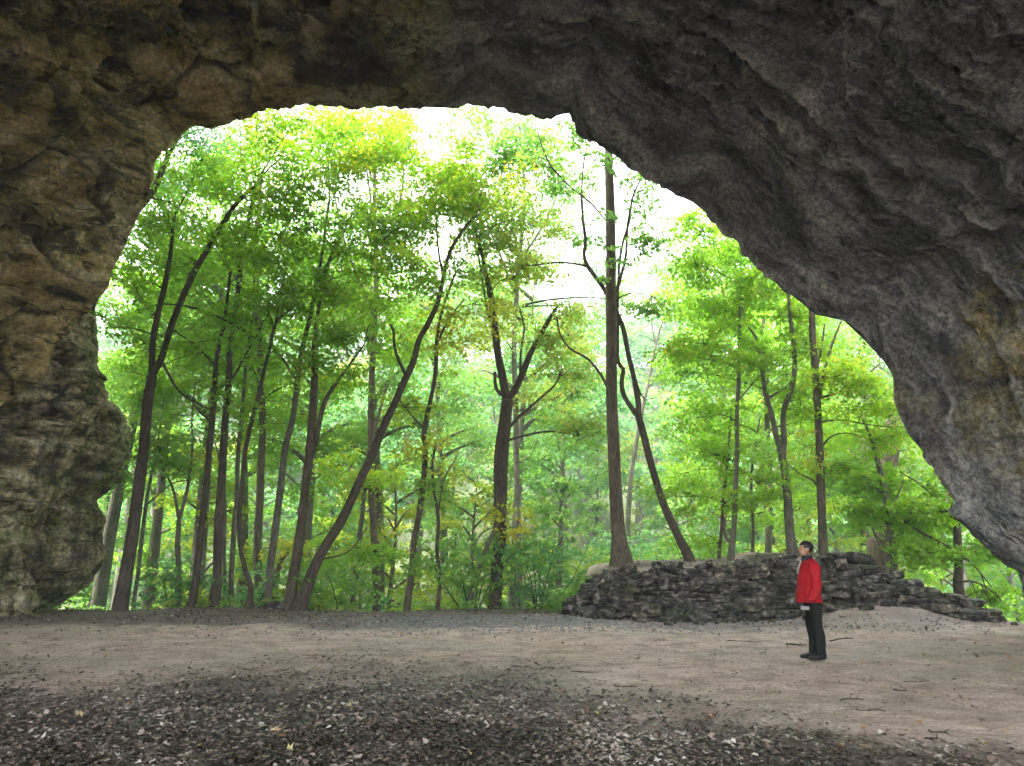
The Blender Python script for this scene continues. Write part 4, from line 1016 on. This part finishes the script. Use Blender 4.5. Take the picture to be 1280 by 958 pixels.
def litter_leaves(x, y, size, lift, tilt):
    """lobed dead leaves: a 12-point outline round a mid point, curled"""
    n = len(x)
    K = 12
    th = np.linspace(0, 2 * np.pi, K, endpoint=False)
    base = np.array([1.0, .62, .82, .45, .72, .40, .55, .40, .72, .45, .82, .62])    # lobes
    rr = base[None] * (.8 + .4 * rng.random((n, K)))
    L = size[:, None]
    u = np.cos(th)[None] * rr * L * .5; v = np.sin(th)[None] * rr * L * .36
    curl = (rng.random((n, 1)) * .9 + .1) / L; twist = rng.normal(size=(n, 1)) * 1.0 / L
    w = curl * v ** 2 * 1.6 + curl * .45 * u ** 2 * rng.normal(size=(n, 1)) + twist * u * v
    az = rng.random((n, 1)) * 2 * np.pi
    nx = rng.normal(size=(n, 1)) * tilt; ny = rng.normal(size=(n, 1)) * tilt
    gx = u * np.cos(az) - v * np.sin(az); gy = u * np.sin(az) + v * np.cos(az)
    h = w + gx * nx + gy * ny
    z0 = gz(x, y) + lift * rng.random(n) ** 1.5 + .004
    flip = np.where(rng.random((n, 1)) < .5, 1, -1)
    h = h * flip; h = h - h.min(1)[:, None]
    ring = np.stack([x[:, None] + gx, y[:, None] + gy, z0[:, None] + h], -1)
    ctr = ring.mean(1); ctr[:, 2] = z0 + (h.mean(1)) * .6
    V = np.concatenate([ring, ctr[:, None]], 1).reshape(-1, 3)
    k = np.arange(K); f = np.stack([k, (k + 1) % K, np.full(K, K)], -1)
    Fq = (np.arange(n)[:, None, None] * (K + 1) + f[None]).reshape(-1, 3)
    return V, Fq, K

def build_litter():
    n = 130000
    y = 5.3 + 9.0 * rng.random(n) ** 1.15; x = rng.uniform(-1, 1, n) * (y * .76 + .8)
    s, nn = soil_mask(x, y)
    p = np.clip(s ** 1.4 * (.8 + .5 * nn) * (1 - .2 * sstep(9, 12, y)), .006, 1) * (1 - .35 * sstep(9, 13, y))
    k = rng.random(n) < p; x, y = x[k], y[k]
    V, Fq, K = litter_leaves(x, y, .035 + .075 * rng.random(len(x)) ** 1.3, .018, .2)
    q = np.stack([x, y, 0 * x], -1)
    t = np.clip(.42 + .22 * fbm(q * 1.1, 2, 5) + .24 * rng.normal(size=len(x)) + .35 * (rng.random(len(x)) < .05), 0, 1)
    struct(mesh_obj('leaf_litter', V, Fq, M['litter'], smooth=False, fattr=dict(tint=np.repeat(t, K))), 'stuff')
    # sparser litter over the terrace edge, the bank and the path
    n = 30000
    y = 15.5 + 9.3 * rng.random(n); x = rng.uniform(-17, 15, n)
    s, nn = soil_mask(x, y)
    p = np.clip(s * (.45 + .5 * nn), .012, 1)
    p = np.where((x > 1.5) & (y > wall_y(x) - .2) & (y < wall_y(x) + .9), 0, p)
    k = rng.random(n) < p * .8; x, y = x[k], y[k]
    V, Fq, K = litter_leaves(x, y, .07 + .06 * rng.random(len(x)), .02, .3)
    t = np.clip(.5 + .25 * rng.normal(size=len(x)), 0, 1)
    struct(mesh_obj('leaf_litter', V, Fq, M['litter'], smooth=False, fattr=dict(tint=np.repeat(t, K))), 'stuff')
    n = 16000
    y = 8 + 12.5 * rng.random(n); x = rng.uniform(-1, 1, n) * (y * .74)
    q = np.stack([x, y, 0 * x], -1); k = (rng.random(n) < np.clip(.35 + .9 * fbm(q * .7, 4, 77), .06, 1)) & ~((x > 1.5) & (y > wall_y(x) - .2)); x, y = x[k], y[k]
    V, Fq, K = litter_leaves(x, y, .015 + .04 * rng.random(len(x)) ** 2, .01, .3)
    struct(mesh_obj('soil_crumbs', V, Fq, M['litter'], smooth=False, fattr=dict(tint=np.repeat(np.clip(.35 + .3 * rng.normal(size=len(x)), 0, 1), K))), 'stuff')
    # newly fallen pale and yellow leaves: path, bank, platform
    n = 2600
    y = 6 + 20 * rng.random(n); x = rng.uniform(-1, 1, n) * (y * .72)
    d = np.where(y < 16, .16, .5) + .8 * np.exp(-((x - 8) / 3.5) ** 2 - ((y - 19.3) / 1.0) ** 2) + .5 * ((x > 2.6) & (y > 21)) + .25 * ((x < -3) & (y > 20))
    d = np.where((x > 1.5) & (y > wall_y(x) - .2) & (y < wall_y(x) + .9), .12, d)
    k = rng.random(n) < d; x, y = x[k], y[k]
    V, Fq, K = litter_leaves(x, y, .06 + .07 * rng.random(len(x)), .02, .3)
    t = np.clip(.5 + .3 * rng.normal(size=len(x)), 0, 1)
    onwall = (x > 2.0) & (y > wall_y(x) - .2) & (y < wall_y(x) + .9)
    V = V.reshape(-1, K + 1, 3); V[onwall, :, 2] = V[onwall, :, 2] - V[onwall, :, 2].min(1)[:, None] + (wall_top(x[onwall]) + .06)[:, None]; V = V.reshape(-1, 3)
    struct(mesh_obj('fresh_leaf_litter', V, Fq, M['fresh'], smooth=False, fattr=dict(tint=np.repeat(t, K))), 'stuff')
    # gravel in front of the wall's left half
    n = 7000
    x = rng.normal(.9, 3.9, n); y = rng.normal(19.5, 1.7, n)
    k = (y > 16.4) & (y < 23.6) & ~((x > 1.6) & (y > wall_y(x) - .3)); x, y = x[k], y[k]
    m = len(x)
    oc = np.array([(1, 0, 0), (-1, 0, 0), (0, 1, 0), (0, -1, 0), (0, 0, 1), (0, 0, -1)], float)
    of = np.array([(0, 2, 4), (2, 1, 4), (1, 3, 4), (3, 0, 4), (2, 0, 5), (1, 2, 5), (3, 1, 5), (0, 3, 5)])
    sz = .012 + .028 * rng.random((m, 1, 1)) ** 2
    V = oc[None] * sz * (.6 + .8 * rng.random((m, 6, 1))) * np.array([1, 1, .6]) + np.stack([x, y, gz(x, y) + .008], -1)[:, None]
    Fq = (np.arange(m)[:, None, None] * 6 + of[None]).reshape(-1, 3)
    struct(mesh_obj('gravel', V.reshape(-1, 3), Fq, M['pebble'], smooth=False), 'stuff')
build_litter()

def stick(px, py, length, ang, w, label, grp=None):
    d = math.atan2(py - CY, F) - PITCH; Y = CAMZ / math.tan(d)
    q = P(px, py, Y); x, y = q[0], q[1]
    pts = []
    for t in np.linspace(-.5, .5, 6):
        xx = x + math.cos(ang) * length * t + .03 * math.sin(t * 9); yy = y + math.sin(ang) * length * t
        pts.append((xx, yy, gz1(xx, yy) + w * .7))
    tb = Tubes(); tb.add(smooth_path(np.array(pts), 12), np.linspace(w, w * .5, 12), 6, .15)
    a = np.array(pts[3]); tb.add(np.array([a, a + [length * .12 * math.cos(ang + .7), length * .12 * math.sin(ang + .7), .02], a + [length * .22 * math.cos(ang + .6), length * .22 * math.sin(ang + .6), .03]]), np.array([w * .5, w * .4, w * .2]), 5)
    tag(tb.build('fallen_stick', M['twig']), label, 'stick', grp)
stick(1052, 801, .6, .25, .013, 'dark stick on the ground just right of the person, pointing right')
stick(930, 803, .7, -.05, .008, 'long thin stick lying on the path left of the person')
stick(995, 806, .5, .3, .016, 'short dark stick immediately left of the shoes')
stick(1145, 847, .4, -.1, .007, 'thin black twig on the bare earth right of the person, nearer the camera')
stick(1125, 860, .2, -.6, .008, 'short twig lying askew on the bare earth at the lower right')
stick(1065, 877, .35, .1, .008, 'twig on the path below the person')
for k in range(22):
    stick(random.uniform(60, 1240), random.uniform(800, 940), random.uniform(.12, .4), random.uniform(-1, 1), random.uniform(.005, .01), 'tiny dry twig lying on the cave floor', 'tiny twigs strewn over the cave floor')

def clump(px, py, label):
    d = math.atan2(py - CY, F) - PITCH; Y = CAMZ / math.tan(d); q = P(px, py, Y)
    n = 60
    x = q[0] + rng.normal(size=n) * .05; y = q[1] + rng.normal(size=n) * .035
    V, Fq, K = litter_leaves(x, y, .06 + .05 * rng.random(n), .12, .8)
    tag(mesh_obj('leaf_clump', V, Fq, M['litter'], smooth=False, fattr=dict(tint=np.repeat(rng.random(n) * .3, K))), label, 'leaf clump')

# ------------------------------------------------------------------ the person in red
PS = 1.07
def build_person():
    b0 = P(1019, 823, 12.8); bx, by = b0[0], 12.8; bz = gz1(bx, by)
    root = thing('person', (bx, by, bz), 'dark-haired person in red jacket and black trousers standing in profile near the stone wall', 'person')
    skin = plain('skin', (.36, .2, .13), .55, .4, .06, 20)
    hairm = plain('black hair', (.012, .010, .009), .5, .4, .3, 60)
    red = plain('red jacket cloth', (.34, .005, .012), .7, .2, .12, 14, .006)
    blk = plain('black trouser cloth', (.006, .006, .006), .8, .2, .25, 25, .004)
    shoe = plain('black shoe leather', (.006, .006, .006), .6, .25, .2, 20)
    scarf = plain('dark collar cloth', (.02, .02, .03), .8, .2, .2, 30)
    V = []; R = []; E = []
    def v(p, r, par=None):
        V.append(p); R.append(r if isinstance(r, tuple) else (r, r)); i = len(V) - 1
        if par is not None: E.append((par, i))
        return i
    pel = v((.025, 0, .95), (.12, .15))
    sp = v((.01, 0, 1.10), (.11, .13), pel); ch = v((.01, 0, 1.28), (.12, .15), sp); nb = v((.03, 0, 1.43), (.075, .11), ch)
    nk = v((.015, 0, 1.50), .052, nb); v((-.005, 0, 1.56), .055, nk)
    hands = []
    for s in (-1, 1):
        hp = v((.03, s * .085, .90), .088, pel)
        kx = .045 if s < 0 else .02
        kn = v((kx, s * .088, .50), .058, hp); cf = v((kx + .03, s * .088, .34), .056, kn)
        an = v((.075 if s < 0 else .02, s * .088, .09), .036, cf)
        v((an and (-.06 if s < 0 else -.11), s * .09, .035), .03, an)
        sh = v((.03, s * .165, 1.39), .062, nb); el = v((.02, s * .235, 1.12), .042, sh)
        wr = v((-.065, s * .235, .865), .026, el); pm = v((-.085, s * .232, .80), (.018, .036), wr)
        hands.append((pm, s))
        for k, (dx, ln) in enumerate(((-.030, .070), (-.010, .080), (.010, .075), (.028, .058))):
            a = v((-.088 + dx, s * .228, .775), .0095, pm)
            c = v((-.095 + dx, s * .215, .775 - ln * .5), .0085, a)
            v((-.097 + dx, s * .190, .775 - ln * .75), .007, c)
        a = v((-.120, s * .215, .80), .011, pm); v((-.132, s * .195, .765), .009, a)
    me = bpy.data.meshes.new('skel'); me.from_pydata(V, E, []); o = bpy.data.objects.new('skel', me); COL.objects.link(o)
    m = o.modifiers.new('s', 'SKIN'); sv = me.skin_vertices[0].data
    for i, r in enumerate(R): sv[i].radius = r
    sv[0].use_root = True
    m2 = o.modifiers.new('u', 'SUBSURF'); m2.levels = 2
    dg = bpy.context.evaluated_depsgraph_get(); ev = o.evaluated_get(dg); bm = bmesh.new(); bm.from_mesh(ev.to_mesh())
    # head: skull, jaw, nose, brow, ears, shaped from spheres and fused by the remesh below
    def ball(c, r, sub=3):
        mt = Matrix.Translation(Vector(c)) @ Matrix.Diagonal((*r, 1)); bmesh.ops.create_icosphere(bm, subdivisions=sub, radius=1, matrix=mt)
    ball((.0, 0, 1.655), (.098, .075, .092)); ball((-.04, 0, 1.605), (.058, .055, .068)); ball((-.065, 0, 1.565), (.028, .035, .022))
    ball((-.107, 0, 1.622), (.018, .012, .015), 2); ball((-.098, 0, 1.642), (.012, .009, .025), 2); ball((-.088, 0, 1.668), (.016, .045, .012), 2)
    ball((-.092, 0, 1.592), (.012, .022, .006), 2); ball((-.09, 0, 1.580), (.012, .02, .007), 2)
    for s in (-1, 1): ball((.005, s * .076, 1.635), (.020, .010, .032), 2)
    me2 = bpy.data.meshes.new('body'); bm.to_mesh(me2); bm.free()
    bpy.data.objects.remove(o)
    t = bpy.data.objects.new('body', me2); COL.objects.link(t)
    r = t.modifiers.new('r', 'REMESH'); r.mode = 'VOXEL'; r.voxel_size = .0065
    q = t.modifiers.new('q', 'SMOOTH'); q.iterations = 3; q.factor = .5
    dg = bpy.context.evaluated_depsgraph_get(); me3 = bpy.data.meshes.new_from_object(t.evaluated_get(dg))
    bpy.data.objects.remove(t)
    bm = bmesh.new(); bm.from_mesh(me3); seen = set(); best = []
    for v0 in bm.verts:
        if v0 in seen: continue
        st = [v0]; seen.add(v0); comp = [v0]
        while st:
            a = st.pop()
            for e in a.link_edges:
                b = e.other_vert(a)
                if b not in seen: seen.add(b); st.append(b); comp.append(b)
        if len(comp) > len(best): best = comp
    keep = set(best); bmesh.ops.delete(bm, geom=[v for v in bm.verts if v not in keep], context='VERTS'); bm.to_mesh(me3); bm.free()
    body = bpy.data.objects.new('body', me3); COL.objects.link(body); me3.materials.append(skin); body.parent = root
    for p in me3.polygons: p.use_smooth = True
    def loft(rings, n, name, mat, fold=0, folds=7, close=(False, False), parent=root, thick=.006, wr=.0):
        """rings: (cx,cy,cz,rx,ry)"""
        Rg = smooth_path(np.array(rings, float), len(rings) * 5); th = np.linspace(0, 2 * np.pi, n, endpoint=False)
        k = len(Rg); tt = np.linspace(0, 1, k)[:, None]
        f = 1 + fold * tt ** 1.5 * np.cos(folds * th + 1.0 + .6 * np.sin(2 * th))[None]
        X = Rg[:, 0:1] + Rg[:, 3:4] * np.cos(th)[None] * f; Y = Rg[:, 1:2] + Rg[:, 4:5] * np.sin(th)[None] * f; Z = Rg[:, 2:3] + 0 * X
        VV = np.stack([X, Y, Z], -1).reshape(-1, 3)
        VV += wr * np.stack([fbm(VV * 11, 3, 4), fbm(VV * 11, 3, 14), 0 * VV[:, 0]], -1)
        i = np.arange(k - 1)[:, None] * n; j = np.arange(n)[None]; j2 = (j + 1) % n
        Fq = np.stack([i + j, i + j2, i + n + j2, i + n + j], -1).reshape(-1, 4)
        return VV, Fq
    def cloth(parts, name, mat, solid=.008):
        Vs, Fs, n = [], [], 0
        for a, b in parts: Vs.append(a); Fs.append(b + n); n += len(a)
        o = mesh_obj(name, np.concatenate(Vs), np.concatenate(Fs), mat); o.parent = root; o.location = (0, 0, 0)
        if solid: s = o.modifiers.new('s', 'SOLIDIFY'); s.thickness = solid; s.offset = -1
        return o
    torso = loft([(.02, 0, 1.50, .062, .075), (.03, 0, 1.465, .082, .11), (.03, 0, 1.43, .108, .172), (.025, 0, 1.37, .13, .205), (.01, 0, 1.25, .138, .20), (.0, 0, 1.12, .145, .20), (-.01, 0, .98, .158, .20), (-.015, 0, .84, .178, .21)], 96, '', red, .075, 7, wr=.010)
    sl = []
    for s in (-1, 1):
        sl.append(loft([(.03, s * .15, 1.445, .055, .05), (.03, s * .185, 1.41, .078, .062), (.03, s * .215, 1.30, .075, .066), (.015, s * .25, 1.12, .068, .06), (-.02, s * .262, 1.0, .064, .056), (-.06, s * .262, .895, .058, .052), (-.064, s * .262, .875, .054, .048)], 40, '', red, .06, 5, wr=.014))
    jk = cloth([torso] + sl, 'jacket', red)
    col = cloth([loft([(.012, 0, 1.535, .066, .07), (.012, 0, 1.50, .072, .078), (.02, 0, 1.455, .088, .105)], 40, '', red, .03, 5)], 'collar', scarf, .01)
    lapel = cloth([loft([(-.085, 0, 1.47, .012, .02), (-.11, 0, 1.42, .016, .03), (-.145, 0, 1.33, .014, .03), (-.16, 0, 1.26, .008, .012)], 16, '', red)], 'shirt_front', plain('pale shirt', (.3, .28, .25), .8, .2), 0)
    legs = []
    legs.append(loft([(.03, 0, 1.0, .115, .155), (.03, 0, .92, .122, .168), (.03, 0, .84, .118, .17)], 48, '', blk, .01, 5, wr=.004))
    for s in (-1, 1):
        kx = .045 if s < 0 else .02; ax = .075 if s < 0 else .02
        legs.append(loft([(.03, s * .08, .90, .100, .086), (.035, s * .086, .78, .094, .084), (kx - .005, s * .088, .5, .070, .068), (kx + .02, s * .088, .34, .068, .064), (ax, s * .088, .17, .056, .052), (ax, s * .088, .085, .058, .054)], 36, '', blk, .04, 5, wr=.009))
    cloth(legs, 'trousers', blk)
    for s, ax in ((-1, .075), (1, .02)):
        bm = bmesh.new(); bmesh.ops.create_cube(bm, size=2); bmesh.ops.subdivide_edges(bm, edges=bm.edges[:], cuts=5, use_grid_fill=True)
        for vv in bm.verts:
            x, y, z = vv.co; rr = vv.co.length; n = vv.co / rr * 1.15
            x, y, z = (x * .45 + n.x * .55), (y * .45 + n.y * .55), (z * .55 + n.z * .45)
            t = (x + 1) / 2     # 0 toe, 1 heel
            wd = .040 + .010 * math.sin(math.pi * (1 - t) * .8); ht = .028 + .035 * max(t, 0) ** 1.6
            vv.co = (x * .135 + ax - .075, y * wd + s * .088, max((z + 1) * ht, -.002) + .004)
        me = bpy.data.meshes.new('shoe'); bm.to_mesh(me); bm.free(); me.materials.append(shoe)
        for p in me.polygons: p.use_smooth = True
        o = bpy.data.objects.new('shoe', me); COL.objects.link(o); o.parent = root
    # hair: short cap, fuller behind and on top
    bm = bmesh.new(); bmesh.ops.create_icosphere(bm, subdivisions=5, radius=1)
    dl = [vv for vv in bm.verts if (vv.co.x < -.55 and vv.co.z < .38) or (vv.co.z < -.12 and vv.co.x < .12) or vv.co.z < -.72]
    bmesh.ops.delete(bm, geom=dl, context='VERTS')
    for vv in bm.verts:
        n = float(vn(np.array([[vv.co.x * 5, vv.co.y * 5, vv.co.z * 5]]), 3)[0]) * .03 + float(vn(np.array([[vv.co.x * 14, vv.co.y * 14, vv.co.z * 14]]), 4)[0]) * .02
        g = 1 + n; vv.co = Vector((vv.co.x * .112 * g + .006, vv.co.y * .088 * g, vv.co.z * .108 * g + 1.668))
    me = bpy.data.meshes.new('hair'); bm.to_mesh(me); bm.free(); me.materials.append(hairm)
    for p in me.polygons: p.use_smooth = True
    o = bpy.data.objects.new('hair', me); COL.objects.link(o); o.parent = root
    sd = o.modifiers.new('s', 'SOLIDIFY'); sd.thickness = .02; sd.offset = -1
    eye = plain('dark eye', (.02, .015, .012), .2, .5)
    for s in (-1, 1):
        bm = bmesh.new(); bmesh.ops.create_uvsphere(bm, u_segments=12, v_segments=8, radius=.0075, matrix=Matrix.Translation((-.086, s * .031, 1.646)))
        me = bpy.data.meshes.new('eye'); bm.to_mesh(me); bm.free(); me.materials.append(eye)
        o = bpy.data.objects.new('eye', me); COL.objects.link(o); o.parent = root
    # the pale folded thing held in the near hand
    bm = bmesh.new(); bmesh.ops.create_cube(bm, size=1); bmesh.ops.bevel(bm, geom=bm.edges[:], offset=.06, segments=2, affect='EDGES')
    for vv in bm.verts:
        x = vv.co.x; vv.co = Vector((x * .13, vv.co.y * .02 * (1 + .3 * math.sin(x * 5)), vv.co.z * .055 + .006 * math.sin(x * 7)))
    me = bpy.data.meshes.new('folded_paper'); bm.to_mesh(me); bm.free(); me.materials.append(plain('pale paper', (.24, .24, .23), .7, .3))
    o = bpy.data.objects.new('folded_paper', me); COL.objects.link(o); o.location = (bx - .115, by - .212, bz + .765); o.rotation_euler = (0, .06, .1)
    o.location = (bx - .175 * PS, by - .225 * PS, bz + .765 * PS); o.scale = (PS,) * 3; root.scale = (PS,) * 3
    tag(o, 'small pale folded bundle held at hip height in the hand of the person in red', 'folded paper')
build_person()

# ------------------------------------------------------------------ light, sky, air, camera
w = bpy.data.worlds.new('World'); sc.world = w; w.use_nodes = True
nt = w.node_tree; bg = nt.nodes['Background']
sky = nt.nodes.new('ShaderNodeTexSky'); sky.sky_type = 'NISHITA'; sky.sun_disc = False
SUN_EL, SUN_AZ = math.radians(58), math.radians(-105)     # azimuth from +Y towards +X
sky.sun_elevation = SUN_EL; sky.sun_rotation = SUN_AZ; sky.air_density = 1.0; sky.dust_density = 3.0; sky.ozone_density = 1.0
hs = nt.nodes.new('ShaderNodeHueSaturation'); hs.inputs['Saturation'].default_value = .22
nt.links.new(sky.outputs[0], hs.inputs['Color']); nt.links.new(hs.outputs[0], bg.inputs[0])
bg.inputs[1].default_value = .15
sl = bpy.data.lights.new('sun', 'SUN'); sl.energy = 1.5; sl.angle = math.radians(25); sl.color = (1, .96, .88)
so = bpy.data.objects.new('sun', sl); COL.objects.link(so)
d = Vector((math.sin(SUN_AZ) * math.cos(SUN_EL), math.cos(SUN_AZ) * math.cos(SUN_EL), math.sin(SUN_EL)))
so.rotation_euler = d.to_track_quat('Z', 'Y').to_euler(); so.location = (0, 0, 60)

HAZE = 0.0022
if HAZE > 0:
    bm = bmesh.new(); bmesh.ops.create_cube(bm, size=1)
    me = bpy.data.meshes.new('haze'); bm.to_mesh(me); bm.free()
    o = bpy.data.objects.new('haze', me); COL.objects.link(o)
    o.scale = (640, 410, 90); o.location = (0, 130, 36)
    m, nt2, out = mat_new('haze air')
    v = nt2.nodes.new('ShaderNodeVolumePrincipled'); v.inputs['Color'].default_value = (.86, .95, .93, 1); v.inputs['Density'].default_value = HAZE; v.inputs['Anisotropy'].default_value = .2
    nt2.links.new(v.outputs[0], out.inputs['Volume']); me.materials.append(m); o['kind'] = 'stuff'

cam = bpy.data.cameras.new('camera'); co = bpy.data.objects.new('camera', cam); COL.objects.link(co)
cam.sensor_width = 36; cam.lens = F / 1280 * 36; cam.clip_end = 2000; cam.clip_start = .05
co.location = (0, 0, CAMZ); co.rotation_euler = (math.pi / 2 + PITCH, 0, 0)
sc.camera = co
sc.view_settings.view_transform = 'Standard'; sc.view_settings.look = 'None'; sc.view_settings.gamma = 1
sc.view_settings.exposure = 3.5
c = sc.cycles
c.max_bounces = 6; c.diffuse_bounces = 4; c.glossy_bounces = 2; c.transmission_bounces = 4; c.transparent_max_bounces = 8; c.volume_bounces = 0
c.use_denoising = True; c.use_adaptive_sampling = True; c.adaptive_threshold = .02
c.sample_clamp_indirect = 6; c.caustics_reflective = False; c.caustics_refractive = False
try: c.denoising_input_passes = 'RGB_ALBEDO_NORMAL'
except Exception: pass
